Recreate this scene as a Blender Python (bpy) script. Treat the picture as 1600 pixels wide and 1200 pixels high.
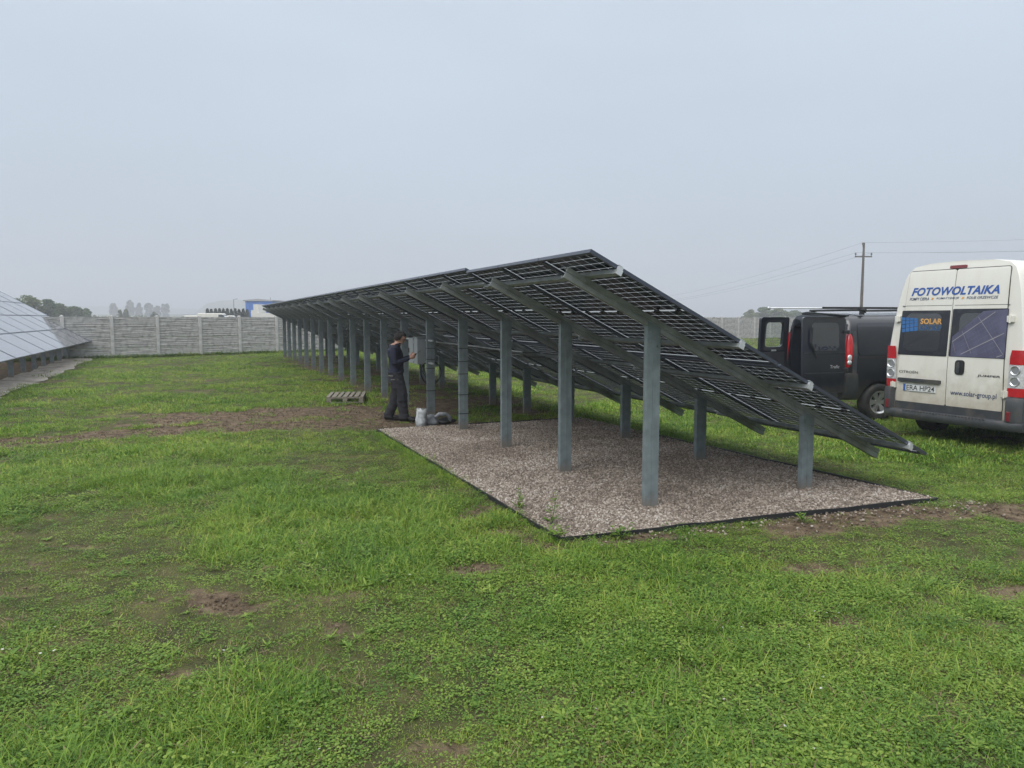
import bpy, bmesh, math, random
import numpy as np
from mathutils import Vector, Matrix, Euler

R = math.radians
random.seed(7)
rng = np.random.default_rng(11)
scene = bpy.context.scene
for o in list(bpy.data.objects):
    bpy.data.objects.remove(o)
col = scene.collection

# ------------------------------------------------------------------ camera, sky, sun, exposure
CAM_H = 1.9
cam_d = bpy.data.cameras.new('camera')
cam_d.sensor_width = 36.0
cam_d.lens = 36.0 * 1180.0 / 1600.0
cam_d.clip_start = 0.05
cam_d.clip_end = 6000
cam = bpy.data.objects.new('camera', cam_d)
col.objects.link(cam)
cam.location = (0, 0, CAM_H)
cam.rotation_euler = (math.pi / 2 - 0.0869, 0, 0)
scene.camera = cam

SUN_EL, SUN_AZ = R(46), R(212)          # azimuth clockwise from +Y
world = bpy.data.worlds.new('World')
scene.world = world
world.use_nodes = True
nt = world.node_tree
nt.nodes.clear()
w_out = nt.nodes.new('ShaderNodeOutputWorld')
w_bg = nt.nodes.new('ShaderNodeBackground')
w_sky = nt.nodes.new('ShaderNodeTexSky')
w_sky.sky_type = 'NISHITA'
w_sky.sun_disc = False
w_sky.sun_elevation = SUN_EL
w_sky.sun_rotation = SUN_AZ
w_sky.dust_density = 4.0
w_tc = nt.nodes.new('ShaderNodeTexCoord')
w_sep = nt.nodes.new('ShaderNodeSeparateXYZ')
w_ramp = nt.nodes.new('ShaderNodeValToRGB')      # overcast cloud deck: brighter towards the zenith
els = w_ramp.color_ramp.elements
els[0].position = 0.0
els[0].color = (3.80, 4.45, 5.20, 1)
els[1].position = 1.0
els[1].color = (17.6, 17.9, 18.2, 1)
e = els.new(0.12); e.color = (3.95, 4.60, 5.36, 1)
e = els.new(0.38); e.color = (4.65, 5.32, 6.15, 1)
w_noise = nt.nodes.new('ShaderNodeTexNoise')     # faint unevenness of the cloud deck
w_noise.inputs['Scale'].default_value = 1.6
w_noise.inputs['Detail'].default_value = 3
w_mr = nt.nodes.new('ShaderNodeMapRange')
w_mr.inputs[1].default_value = 0.3
w_mr.inputs[2].default_value = 0.7
w_mr.inputs[3].default_value = 0.95
w_mr.inputs[4].default_value = 1.06
w_mul = nt.nodes.new('ShaderNodeVectorMath'); w_mul.operation = 'SCALE'
w_mix = nt.nodes.new('ShaderNodeMixRGB')
w_mix.inputs[0].default_value = 0.94              # clouds cover nearly all of the sky
nt.links.new(w_tc.outputs['Generated'], w_sep.inputs[0])
nt.links.new(w_sep.outputs['Z'], w_ramp.inputs[0])
w_map = nt.nodes.new('ShaderNodeMapping'); w_map.inputs['Scale'].default_value = (1.0, 1.0, 3.2)
nt.links.new(w_tc.outputs['Generated'], w_map.inputs[0])
nt.links.new(w_map.outputs[0], w_noise.inputs['Vector'])
nt.links.new(w_noise.outputs[0], w_mr.inputs[0])
nt.links.new(w_ramp.outputs[0], w_mul.inputs[0])
nt.links.new(w_mr.outputs[0], w_mul.inputs['Scale'])
nt.links.new(w_sky.outputs[0], w_mix.inputs[1])
nt.links.new(w_mul.outputs[0], w_mix.inputs[2])
nt.links.new(w_mix.outputs[0], w_bg.inputs[0])
w_bg.inputs[1].default_value = 0.1
nt.links.new(w_bg.outputs[0], w_out.inputs[0])

sun_d = bpy.data.lights.new('sun', 'SUN')
sun_d.energy = 1.5
sun_d.angle = R(45)
sun_d.color = (1.0, 0.97, 0.93)
sun = bpy.data.objects.new('sun', sun_d)
col.objects.link(sun)
sd = Vector((math.sin(SUN_AZ) * math.cos(SUN_EL), math.cos(SUN_AZ) * math.cos(SUN_EL), math.sin(SUN_EL)))
sun.rotation_euler = sd.to_track_quat('Z', 'Y').to_euler()

scene.view_settings.view_transform = 'Standard'
scene.view_settings.look = 'None'
scene.view_settings.gamma = 1
scene.view_settings.exposure = 0.45
scene.cycles.max_bounces = 6
scene.cycles.diffuse_bounces = 2
scene.cycles.glossy_bounces = 3
scene.cycles.volume_bounces = 0
scene.cycles.transparent_max_bounces = 8
scene.view_settings.use_curve_mapping = False

# ------------------------------------------------------------------ numpy noise
_perm = rng.random((64, 64))
def vnoise(x, y, seed=0):
    x = np.asarray(x, float) + seed * 17.31
    y = np.asarray(y, float) + seed * 9.77
    xi = np.floor(x).astype(int); yi = np.floor(y).astype(int)
    fx = x - xi; fy = y - yi
    fx = fx * fx * (3 - 2 * fx); fy = fy * fy * (3 - 2 * fy)
    g = lambda a, b: _perm[a % 64, b % 64]
    return (g(xi, yi) * (1 - fx) + g(xi + 1, yi) * fx) * (1 - fy) + (g(xi, yi + 1) * (1 - fx) + g(xi + 1, yi + 1) * fx) * fy
def fbm(x, y, seed=0, oct=4):
    s = 0; a = .5; t = 0
    for k in range(oct):
        s = s + a * vnoise(x * 2 ** k, y * 2 ** k, seed + k); t += a; a *= .5
    return s / t
def sstep(a, b, x):
    t = np.clip((x - a) / (b - a), 0, 1)
    return t * t * (3 - 2 * t)

# ------------------------------------------------------------------ array frame of reference
TH = 0.4005                                   # the rows of panels run this far left of straight ahead
ORG = np.array([1.3826, 7.4488])
DV = np.array([-math.sin(TH), math.cos(TH)])  # along the row
NV = np.array([math.cos(TH), math.sin(TH)])   # down the slope
def tn(x, y):
    return (x - ORG[0]) * DV[0] + (y - ORG[1]) * DV[1], (x - ORG[0]) * NV[0] + (y - ORG[1]) * NV[1]
def row_xy(t, n):
    p = ORG + DV * t + NV * n
    return p[0], p[1]

def ground_h(x, y):
    t, n = tn(x, y)
    h = 0.12 * sstep(3.6, 6.0, n) * sstep(40, 20, y)
    flat = sstep(0.0, 1.2, np.maximum(np.maximum(-0.9 - t, t - 6.4), np.maximum(-1.5 - n, n - 3.0)))
    und = (fbm(x * .35, y * .35, 3) - .5) * .10 + (fbm(x * 1.6, y * 1.6, 5) - .5) * .05
    return h + und * flat * sstep(60, 30, np.abs(y))

# bare soil: (x, y, rx, ry, angle, strength)
MUD = [(-7.7, 11.7, 1.9, .62, .55, 1.6), (-6.2, 12.7, 1.8, .70, .5, 1.6), (-4.6, 13.5, 1.8, .95, .42, 1.6), (-3.0, 14.2, 1.7, 1.25, .3, 1.6), (-5.8, 14.2, 1.6, .6, .35, 1.3),
       (-4.6, 15.1, 2.0, .85, .15, 1.25), (-6.6, 14.8, 1.5, .4, .2, .9), (-1.9, 13.5, 1.3, .9, .2, 1.3), (-1.0, 12.6, .6, .3, -.4, .7),
       (-3.3, 15.9, .9, .8, 0, .8), (-2.0, 5.0, .44, .20, -.5, .85), (-1.15, 4.5, .36, .17, -.3, .85), (-.29, 5.6, .34, .17, .1, 1.0),
       (-2.05, 6.75, .4, .17, -.5, .6), (-1.7, 3.95, .3, .14, 0, .6), (.2, 6.35, .5, .25, -.8, .9), (-.35, 7.3, .55, .22, 1.15, .75),
       (-.1, 6.6, .4, .16, .5, .85), (1.6, 6.55, 1.5, .20, .33, .75), (3.2, 7.0, 1.7, .36, .36, .85), (4.9, 7.35, 1.3, .40, .15, .85),
       (2.1, 5.55, .9, .18, .35, .75), (.4, 3.62, .45, .12, .1, .6), (1.0, 4.0, .3, .1, 0, .5), (-.3, 3.2, .4, .1, .2, .4), (3.6, 5.2, .6, .2, .3, .6),
       (6.2, 7.6, 1.3, .3, .2, .6), (-3.6, 6.3, .5, .15, .3, .5), (1.9, 4.6, .8, .15, .3, .55), (4.7, 6.1, .9, .2, .3, .6), (2.9, 3.9, .5, .14, .2, .5)]
def mud_at(x, y):
    x = np.asarray(x, float); y = np.asarray(y, float)
    wob = (fbm(x * 1.7, y * 1.7, 21) - .5)
    wob2 = (fbm(x * 6, y * 6, 27) - .5)
    m = np.zeros_like(x)
    for (cx, cy, rx, ry, a, s) in MUD:
        dx, dy = x - cx, y - cy
        u = dx * math.cos(a) + dy * math.sin(a); v = -dx * math.sin(a) + dy * math.cos(a)
        d = np.sqrt((u / rx) ** 2 + (v / ry) ** 2)
        m = np.maximum(m, s * np.clip(1.25 - d, 0, 1))
    m = np.clip(m * 1.35, 0, 1.3) * sstep(.30, .52, fbm(x * 3.2, y * 3.2, 23) + .45 * (fbm(x * 13, y * 13, 29, 3) - .5) + .26 * (m - .45))
    thin = sstep(.50, .66, fbm(x * .9, y * .9, 33)) * sstep(.50, .64, fbm(x * 6, y * 6, 35)) * .55
    t, n = tn(x, y)
    under = sstep(-.9, .2, n) * sstep(3.4, 2.2, n) * sstep(5.8, 6.6, t) * sstep(34, 30, t) * (.35 + .9 * (fbm(x * 1.3, y * 1.3, 41) - .35))
    under2 = sstep(-12.6, -11, n) * sstep(-8.35, -8.9, n) * .9 * sstep(37, 35, t)
    return np.clip(np.maximum(np.maximum(m, under), np.maximum(thin, under2)), 0, 1)

# ------------------------------------------------------------------ materials
def mat(name, colr, rough=.6, metal=0., var=.0, scale=6., bump=0., bscale=40., spec=.5, coat=0., dirt=None, dscale=3., dlo=.45, dhi=.75, stretch=None, grime=None, **kw):
    m = bpy.data.materials.new(name); m.use_nodes = True
    t = m.node_tree; b = t.nodes['Principled BSDF']
    b.inputs['Roughness'].default_value = rough
    b.inputs['Metallic'].default_value = metal
    b.inputs['Specular IOR Level'].default_value = spec
    b.inputs['Coat Weight'].default_value = coat
    b.inputs['Coat Roughness'].default_value = .08
    c4 = (*colr, 1)
    b.inputs['Base Color'].default_value = c4
    tc = t.nodes.new('ShaderNodeTexCoord')
    vec = tc.outputs['Object']
    if stretch:
        mp = t.nodes.new('ShaderNodeMapping'); mp.inputs['Scale'].default_value = stretch
        t.links.new(vec, mp.inputs[0]); vec = mp.outputs[0]
    last = None
    if var:
        n = t.nodes.new('ShaderNodeTexNoise'); n.inputs['Scale'].default_value = scale; n.inputs['Detail'].default_value = 5
        t.links.new(vec, n.inputs['Vector'])
        r = t.nodes.new('ShaderNodeMapRange'); r.inputs[1].default_value = .3; r.inputs[2].default_value = .7
        r.inputs[3].default_value = 1 - var; r.inputs[4].default_value = 1 + var
        t.links.new(n.outputs[0], r.inputs[0])
        s = t.nodes.new('ShaderNodeVectorMath'); s.operation = 'SCALE'; s.inputs[0].default_value = colr
        t.links.new(r.outputs[0], s.inputs['Scale']); last = s.outputs[0]
    if dirt:
        n = t.nodes.new('ShaderNodeTexNoise'); n.inputs['Scale'].default_value = dscale; n.inputs['Detail'].default_value = 7
        t.links.new(vec, n.inputs['Vector'])
        r = t.nodes.new('ShaderNodeMapRange'); r.inputs[1].default_value = dlo; r.inputs[2].default_value = dhi
        t.links.new(n.outputs[0], r.inputs[0])
        x = t.nodes.new('ShaderNodeMixRGB'); x.inputs[1].default_value = c4; x.inputs[2].default_value = (*dirt, 1)
        t.links.new(r.outputs[0], x.inputs[0])
        if last: t.links.new(last, x.inputs[1])
        last = x.outputs[0]
    if grime:        # road dirt and mud splash: z below g0 is fully splashed, ragged up to g1
        g0, g1, gc, gs = grime
        sx = t.nodes.new('ShaderNodeSeparateXYZ'); t.links.new(tc.outputs['Object'], sx.inputs[0])
        n = t.nodes.new('ShaderNodeTexNoise'); n.inputs['Scale'].default_value = gs; n.inputs['Detail'].default_value = 7; n.inputs['Roughness'].default_value = .65
        t.links.new(tc.outputs['Object'], n.inputs['Vector'])
        a = t.nodes.new('ShaderNodeMath'); a.operation = 'MULTIPLY_ADD'; a.inputs[1].default_value = 1.6 * (g1 - g0); a.inputs[2].default_value = -.8 * (g1 - g0)
        t.links.new(n.outputs[0], a.inputs[0])
        ad = t.nodes.new('ShaderNodeMath'); ad.operation = 'ADD'; t.links.new(a.outputs[0], ad.inputs[0]); t.links.new(sx.outputs['Z'], ad.inputs[1])
        r = t.nodes.new('ShaderNodeMapRange'); r.inputs[1].default_value = g1; r.inputs[2].default_value = g0; r.inputs[4].default_value = .85
        t.links.new(ad.outputs[0], r.inputs[0])
        x = t.nodes.new('ShaderNodeMixRGB'); x.inputs[1].default_value = c4; x.inputs[2].default_value = (*gc, 1)
        t.links.new(r.outputs[0], x.inputs[0])
        if last: t.links.new(last, x.inputs[1])
        last = x.outputs[0]
    if last: t.links.new(last, b.inputs['Base Color'])
    if bump:
        n = t.nodes.new('ShaderNodeTexNoise'); n.inputs['Scale'].default_value = bscale; n.inputs['Detail'].default_value = 4
        t.links.new(vec, n.inputs['Vector'])
        p = t.nodes.new('ShaderNodeBump'); p.inputs['Strength'].default_value = bump; p.inputs['Distance'].default_value = .02
        t.links.new(n.outputs[0], p.inputs['Height']); t.links.new(p.outputs[0], b.inputs['Normal'])
    return m

def glass_mat(name, tint=(.75, .8, .8), alpha=.35, rough=.03):
    m = bpy.data.materials.new(name); m.use_nodes = True
    t = m.node_tree; t.nodes.clear()
    o = t.nodes.new('ShaderNodeOutputMaterial'); g = t.nodes.new('ShaderNodeBsdfGlossy'); tr = t.nodes.new('ShaderNodeBsdfTransparent')
    f = t.nodes.new('ShaderNodeFresnel'); f.inputs[0].default_value = 1.5
    mx = t.nodes.new('ShaderNodeMixShader'); g.inputs['Roughness'].default_value = rough
    tr.inputs[0].default_value = (*tint, 1)
    t.links.new(f.outputs[0], mx.inputs[0]); t.links.new(tr.outputs[0], mx.inputs[1]); t.links.new(g.outputs[0], mx.inputs[2])
    t.links.new(mx.outputs[0], o.inputs[0])
    return m

MT = {}
MT['steel'] = mat('painted_galvanised_steel', (.185, .222, .232), .55, .25, var=.20, scale=9, grime=(.0, .16, (.20, .17, .14), 9), dirt=(.30, .34, .35), dscale=2.2, dlo=.56, dhi=.9, bump=.06, bscale=60)
MT['rail'] = mat('galvanised_rail', (.30, .325, .325), .5, .35, var=.18, scale=7, dirt=(.17, .18, .14), dscale=3, dlo=.5, dhi=.75, bump=.05, bscale=50)
MT['clamp'] = mat('aluminium_clamp', (.62, .64, .66), .35, .6, var=.08)
MT['frame'] = mat('anodised_frame', (.075, .085, .11), .30, .55, var=.06)
MT['cell'] = mat('solar_cell', (.007, .010, .021), .22, 0, spec=.3, var=.25, scale=4)
MT['black'] = mat('black_plastic', (.016, .017, .018), .5, 0, var=.2, scale=8)
MT['greyplastic'] = mat('grey_bumper_plastic', (.036, .040, .045), .55, 0, var=.2, scale=5, dirt=(.12, .105, .085), dscale=4, dlo=.5, dhi=.85)
MT['rubber'] = mat('tyre_rubber', (.018, .018, .018), .8, 0, var=.2, scale=20, dirt=(.09, .075, .055), dscale=5, dlo=.5, dhi=.8)
MT['rim'] = mat('silver_hubcap', (.55, .56, .57), .3, .75, var=.08, dirt=(.2, .18, .15), dscale=6, dlo=.55, dhi=.8)
MT['concrete'] = mat('precast_concrete', (.36, .355, .34), .9, 0, var=.22, scale=3.5, dirt=(.20, .205, .185), dscale=5, dlo=.48, dhi=.75, bump=.3, bscale=25)
MT['concrete_post'] = mat('concrete_post', (.46, .455, .44), .9, 0, var=.12, scale=3, dirt=(.24, .235, .21), dscale=4, dlo=.52, dhi=.8)
MT['vanwhite'] = mat('dirty_white_paint', (.70, .69, .63), .3, 0, var=.03, scale=2, coat=.4, dirt=(.56, .53, .45), dscale=2.0, dlo=.42, dhi=1.0, stretch=(1, 2.2, .45), grime=(.45, 1.05, (.38, .33, .26), 5))
MT['vanblack'] = mat('dark_blue_black_paint', (.006, .009, .015), .30, 0, var=.12, scale=2, coat=.7, dirt=(.016, .020, .026), dscale=2.5, dlo=.45, dhi=.95, grime=(.35, .75, (.060, .055, .048), 4))
MT['interior'] = mat('door_inner_trim', (.030, .033, .040), .6, 0, var=.15)
MT['darkglass'] = mat('tinted_glass', (.024, .027, .031), .03, 0, spec=.9, coat=.8, var=.1, scale=2)
MT['blackfoil'] = mat('black_window_foil', (.022, .025, .032), .22, 0, var=.15, scale=4, dirt=(.07, .07, .07), dscale=3, dlo=.5, dhi=.9)
MT['clearglass'] = glass_mat('clear_window_glass', (.80, .86, .84))
MT['redlens'] = mat('red_lens', (.42, .012, .016), .18, 0, coat=.6, var=.12, scale=14)
MT['darkred'] = mat('dark_red_lens', (.16, .02, .025), .25, 0, coat=.4)
MT['clearlens'] = mat('clear_lens', (.62, .63, .64), .2, .3, coat=.6, var=.2, scale=25)
MT['blue'] = mat('blue_lettering', (.030, .095, .33), .45, var=.08)
MT['navy'] = mat('navy_lettering', (.035, .06, .13), .5, var=.08)
MT['logo_blue'] = mat('logo_blue', (.03, .13, .34), .4, var=.1)
MT['faint_blue'] = mat('faded_blue_lettering', (.028, .085, .20), .4, var=.1)
MT['orange'] = mat('orange_lettering', (.62, .33, .10), .5, var=.06)
MT['chrome'] = mat('dull_chrome', (.07, .07, .075), .4, .2)
MT['silverletter'] = mat('silver_lettering', (.55, .56, .57), .35, .5)
MT['plate'] = mat('number_plate', (.62, .64, .64), .4, var=.05, dirt=(.45, .43, .38), dscale=6)
MT['platetext'] = mat('plate_letters', (.03, .03, .035), .5)
MT['print_purple'] = mat('printed_panel_photo', (.085, .085, .14), .35, var=.3, scale=5)
MT['print_line'] = mat('printed_grid_line', (.30, .29, .31), .4, var=.15)
MT['print_fine'] = mat('printed_fine_line', (.14, .145, .21), .4, var=.15)
MT['box'] = mat('grey_cabinet', (.24, .265, .275), .45, .1, var=.06)
MT['galv'] = mat('bright_bracket', (.5, .52, .53), .4, .5, var=.1)
MT['wood'] = mat('weathered_pallet_wood', (.20, .18, .145), .85, 0, var=.3, scale=6, bump=.2, bscale=30, stretch=(1, 8, 8))
MT['polewood'] = mat('tarred_pole_wood', (.10, .085, .07), .85, 0, var=.25, scale=3)
MT['skin'] = mat('skin', (.40, .235, .175), .5, 0, var=.08)
MT['hair'] = mat('dark_hair', (.011, .008, .007), .85, 0, var=.3, scale=30, bump=.5, bscale=90)
MT['sweater'] = mat('navy_sweater', (.006, .009, .026), .85, 0, var=.2, scale=12, bump=.5, bscale=14)
MT['trousers'] = mat('charcoal_work_trousers', (.019, .019, .024), .95, 0, var=.25, scale=8, bump=.6, bscale=11)
MT['shoe'] = mat('black_work_shoe', (.012, .012, .013), .5)
MT['stitch'] = mat('grey_pocket_trim', (.17, .17, .17), .8)
MT['plasticbag'] = mat('crumpled_clear_plastic', (.40, .42, .43), .25, 0, var=.3, scale=16, bump=.6, bscale=22)
MT['greybag'] = mat('grey_sack_fabric', (.20, .215, .23), .6, 0, var=.35, scale=10, bump=.6, bscale=14)
MT['bark'] = mat('bark', (.09, .075, .06), .9, 0, var=.3, scale=4)
MT['wire'] = mat('overhead_wire', (.22, .23, .24), .6)
MT['insul'] = mat('insulator', (.16, .14, .13), .3)
MT['bluewall'] = mat('blue_cladding', (.045, .16, .50), .6, 0, var=.05)
MT['whitewall'] = mat('white_render', (.62, .61, .57), .8, 0, var=.06)
MT['greyroof'] = mat('grey_roofing', (.30, .31, .32), .7)
MT['windowdark'] = mat('dark_window', (.06, .07, .08), .2)

def laminate_material():
    m = bpy.data.materials.new('translucent_laminate'); m.use_nodes = True
    t = m.node_tree; b = t.nodes['Principled BSDF']; o = t.nodes['Material Output']
    b.inputs['Base Color'].default_value = (.30, .32, .33, 1); b.inputs['Roughness'].default_value = .25
    tr = t.nodes.new('ShaderNodeBsdfTranslucent'); tr.inputs[0].default_value = (.30, .32, .33, 1)
    mx = t.nodes.new('ShaderNodeMixShader'); mx.inputs[0].default_value = .75
    t.links.new(b.outputs[0], mx.inputs[1]); t.links.new(tr.outputs[0], mx.inputs[2]); t.links.new(mx.outputs[0], o.inputs[0])
    return m
MT['laminate'] = laminate_material()

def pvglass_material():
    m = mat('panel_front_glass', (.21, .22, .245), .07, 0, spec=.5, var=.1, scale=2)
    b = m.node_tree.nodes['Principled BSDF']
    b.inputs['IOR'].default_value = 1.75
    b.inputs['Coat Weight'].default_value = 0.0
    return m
MT['pvglass'] = pvglass_material()

def ground_material():
    m = bpy.data.materials.new('soil_and_turf'); m.use_nodes = True
    t = m.node_tree; b = t.nodes['Principled BSDF']; b.inputs['Roughness'].default_value = .95
    b.inputs['Specular IOR Level'].default_value = .2
    at = t.nodes.new('ShaderNodeAttribute'); at.attribute_name = 'mud'
    geo = t.nodes.new('ShaderNodeNewGeometry')
    def noise(sc, det=6):
        n = t.nodes.new('ShaderNodeTexNoise'); n.inputs['Scale'].default_value = sc; n.inputs['Detail'].default_value = det
        t.links.new(geo.outputs['Position'], n.inputs['Vector']); return n
    def ramp(src, cs):
        r = t.nodes.new('ShaderNodeValToRGB'); r.color_ramp.elements[0].position = cs[0][0]; r.color_ramp.elements[0].color = (*cs[0][1], 1)
        r.color_ramp.elements[1].position = cs[-1][0]; r.color_ramp.elements[1].color = (*cs[-1][1], 1)
        for p, c in cs[1:-1]:
            e = r.color_ramp.elements.new(p); e.color = (*c, 1)
        t.links.new(src, r.inputs[0]); return r
    g = ramp(noise(2.2).outputs[0], [(.3, (.042, .044, .019)), (.5, (.068, .070, .026)), (.72, (.105, .095, .042))])
    s = ramp(noise(7, 8).outputs[0], [(.3, (.058, .041, .026)), (.5, (.122, .089, .057)), (.75, (.215, .165, .110))])
    fine = noise(45, 5)
    ad = t.nodes.new('ShaderNodeMath'); ad.operation = 'ADD'
    sb = t.nodes.new('ShaderNodeMath'); sb.operation = 'MULTIPLY_ADD'; sb.inputs[1].default_value = .7; sb.inputs[2].default_value = -.35
    t.links.new(fine.outputs[0], sb.inputs[0]); t.links.new(sb.outputs[0], ad.inputs[0]); t.links.new(at.outputs['Fac'], ad.inputs[1])
    mr = t.nodes.new('ShaderNodeMapRange'); mr.inputs[1].default_value = .22; mr.inputs[2].default_value = .5
    t.links.new(ad.outputs[0], mr.inputs[0])
    mx = t.nodes.new('ShaderNodeMixRGB'); t.links.new(mr.outputs[0], mx.inputs[0]); t.links.new(g.outputs[0], mx.inputs[1]); t.links.new(s.outputs[0], mx.inputs[2])
    t.links.new(mx.outputs[0], b.inputs['Base Color'])
    bp = t.nodes.new('ShaderNodeBump'); bp.inputs['Strength'].default_value = 1.0; bp.inputs['Distance'].default_value = .06
    t.links.new(noise(22, 8).outputs[0], bp.inputs['Height']); t.links.new(bp.outputs[0], b.inputs['Normal'])
    return m
MT['ground'] = ground_material()

def leaf_material(name, cols, scale=.55, trans=.35, rough=.55, inst_var=.35):
    m = bpy.data.materials.new(name); m.use_nodes = True
    t = m.node_tree; b = t.nodes['Principled BSDF']; o = t.nodes['Material Output']
    geo = t.nodes.new('ShaderNodeNewGeometry')
    n = t.nodes.new('ShaderNodeTexNoise'); n.inputs['Scale'].default_value = scale; n.inputs['Detail'].default_value = 5
    n.inputs['Roughness'].default_value = .65
    t.links.new(geo.outputs['Position'], n.inputs['Vector'])
    oi = t.nodes.new('ShaderNodeObjectInfo')
    a = t.nodes.new('ShaderNodeMath'); a.operation = 'MULTIPLY_ADD'; a.inputs[1].default_value = inst_var; a.inputs[2].default_value = -inst_var / 2
    t.links.new(oi.outputs['Random'], a.inputs[0])
    ri = t.nodes.new('ShaderNodeMath'); ri.operation = 'MULTIPLY_ADD'; ri.inputs[1].default_value = .42; ri.inputs[2].default_value = -.21
    t.links.new(geo.outputs['Random Per Island'], ri.inputs[0])
    s1 = t.nodes.new('ShaderNodeMath'); s1.operation = 'ADD'; s2 = t.nodes.new('ShaderNodeMath'); s2.operation = 'ADD'
    t.links.new(a.outputs[0], s1.inputs[0]); t.links.new(ri.outputs[0], s1.inputs[1])
    t.links.new(s1.outputs[0], s2.inputs[0]); t.links.new(n.outputs[0], s2.inputs[1])
    r = t.nodes.new('ShaderNodeValToRGB'); r.color_ramp.elements[0].position = cols[0][0]; r.color_ramp.elements[0].color = (*cols[0][1], 1)
    r.color_ramp.elements[1].position = cols[-1][0]; r.color_ramp.elements[1].color = (*cols[-1][1], 1)
    for p, c in cols[1:-1]:
        e = r.color_ramp.elements.new(p); e.color = (*c, 1)
    t.links.new(s2.outputs[0], r.inputs[0])
    b.inputs['Roughness'].default_value = rough; b.inputs['Specular IOR Level'].default_value = .3
    t.links.new(r.outputs[0], b.inputs['Base Color'])
    tr = t.nodes.new('ShaderNodeBsdfTranslucent'); t.links.new(r.outputs[0], tr.inputs[0])
    mx = t.nodes.new('ShaderNodeMixShader'); mx.inputs[0].default_value = trans
    t.links.new(b.outputs[0], mx.inputs[1]); t.links.new(tr.outputs[0], mx.inputs[2]); t.links.new(mx.outputs[0], o.inputs[0])
    return m
MT['grass'] = leaf_material('grass_blades', [(.20, (.058, .135, .020)), (.40, (.125, .245, .028)), (.58, (.215, .335, .040)), (.80, (.36, .39, .085))])
MT['weed'] = leaf_material('weed_leaves', [(.2, (.075, .155, .028)), (.5, (.155, .265, .040)), (.8, (.26, .345, .062))], scale=1.2)
MT['straw'] = leaf_material('dry_straw', [(.25, (.15, .115, .06)), (.75, (.32, .255, .14))], scale=2)
MT['petal'] = leaf_material('white_petals', [(.3, (.62, .62, .58)), (.7, (.75, .75, .72))])
MT['treeleaf'] = leaf_material('tree_leaves', [(.25, (.045, .085, .028)), (.5, (.088, .135, .038)), (.78, (.17, .18, .055))], scale=.25)
MT['conifer'] = leaf_material('conifer_needles', [(.25, (.018, .036, .022)), (.75, (.045, .07, .035))], scale=.4)
MT['pebble'] = leaf_material('gravel_stone', [(.12, (.11, .090, .073)), (.4, (.25, .205, .165)), (.6, (.35, .297, .250)), (.88, (.52, .495, .45))], scale=.8, trans=0., rough=.8, inst_var=.65)
MT['soilclod'] = mat('soil_clod', (.13, .096, .062), .95, 0, var=.4, scale=9)
MT['gravelbase'] = mat('gravel_fines', (.20, .165, .135), .95, 0, var=.4, scale=30, bump=.6, bscale=80)
MT['strip'] = mat('pale_fines', (.36, .33, .285), .95, 0, var=.35, scale=6, bump=.6, bscale=40, dirt=(.17, .14, .11), dscale=1.4, dlo=.5, dhi=.7)
MT['hill'] = mat('distant_fields', (.10, .115, .06), .95, 0, var=.35, scale=.02)

# ------------------------------------------------------------------ mesh helpers
def me_obj(name, verts, faces, mats, parent=None, midx=None, smooth=False):
    me = bpy.data.meshes.new(name)
    me.from_pydata([tuple(v) for v in verts], [], [tuple(f) for f in faces])
    for m in (mats if isinstance(mats, (list, tuple)) else [mats]):
        me.materials.append(MT[m] if isinstance(m, str) else m)
    if midx is not None:
        me.polygons.foreach_set('material_index', midx)
    if smooth:
        me.polygons.foreach_set('use_smooth', [True] * len(me.polygons))
    me.update()
    return link(name, me, parent)
def link(name, me, parent=None, loc=None, rot=None):
    o = bpy.data.objects.new(name, me); col.objects.link(o)
    if parent is not None: o.parent = parent
    if loc is not None: o.location = loc
    if rot is not None: o.rotation_euler = rot
    return o
def empty(name, loc=(0, 0, 0), rz=0.):
    o = bpy.data.objects.new(name, None); col.objects.link(o)
    o.empty_display_size = .2; o.location = loc; o.rotation_euler = (0, 0, rz)
    return o
def tag(o, label=None, cat=None, group=None, kind=None):
    if label: o['label'] = label
    if cat: o['category'] = cat
    if group: o['group'] = group
    if kind: o['kind'] = kind
    return o

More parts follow.
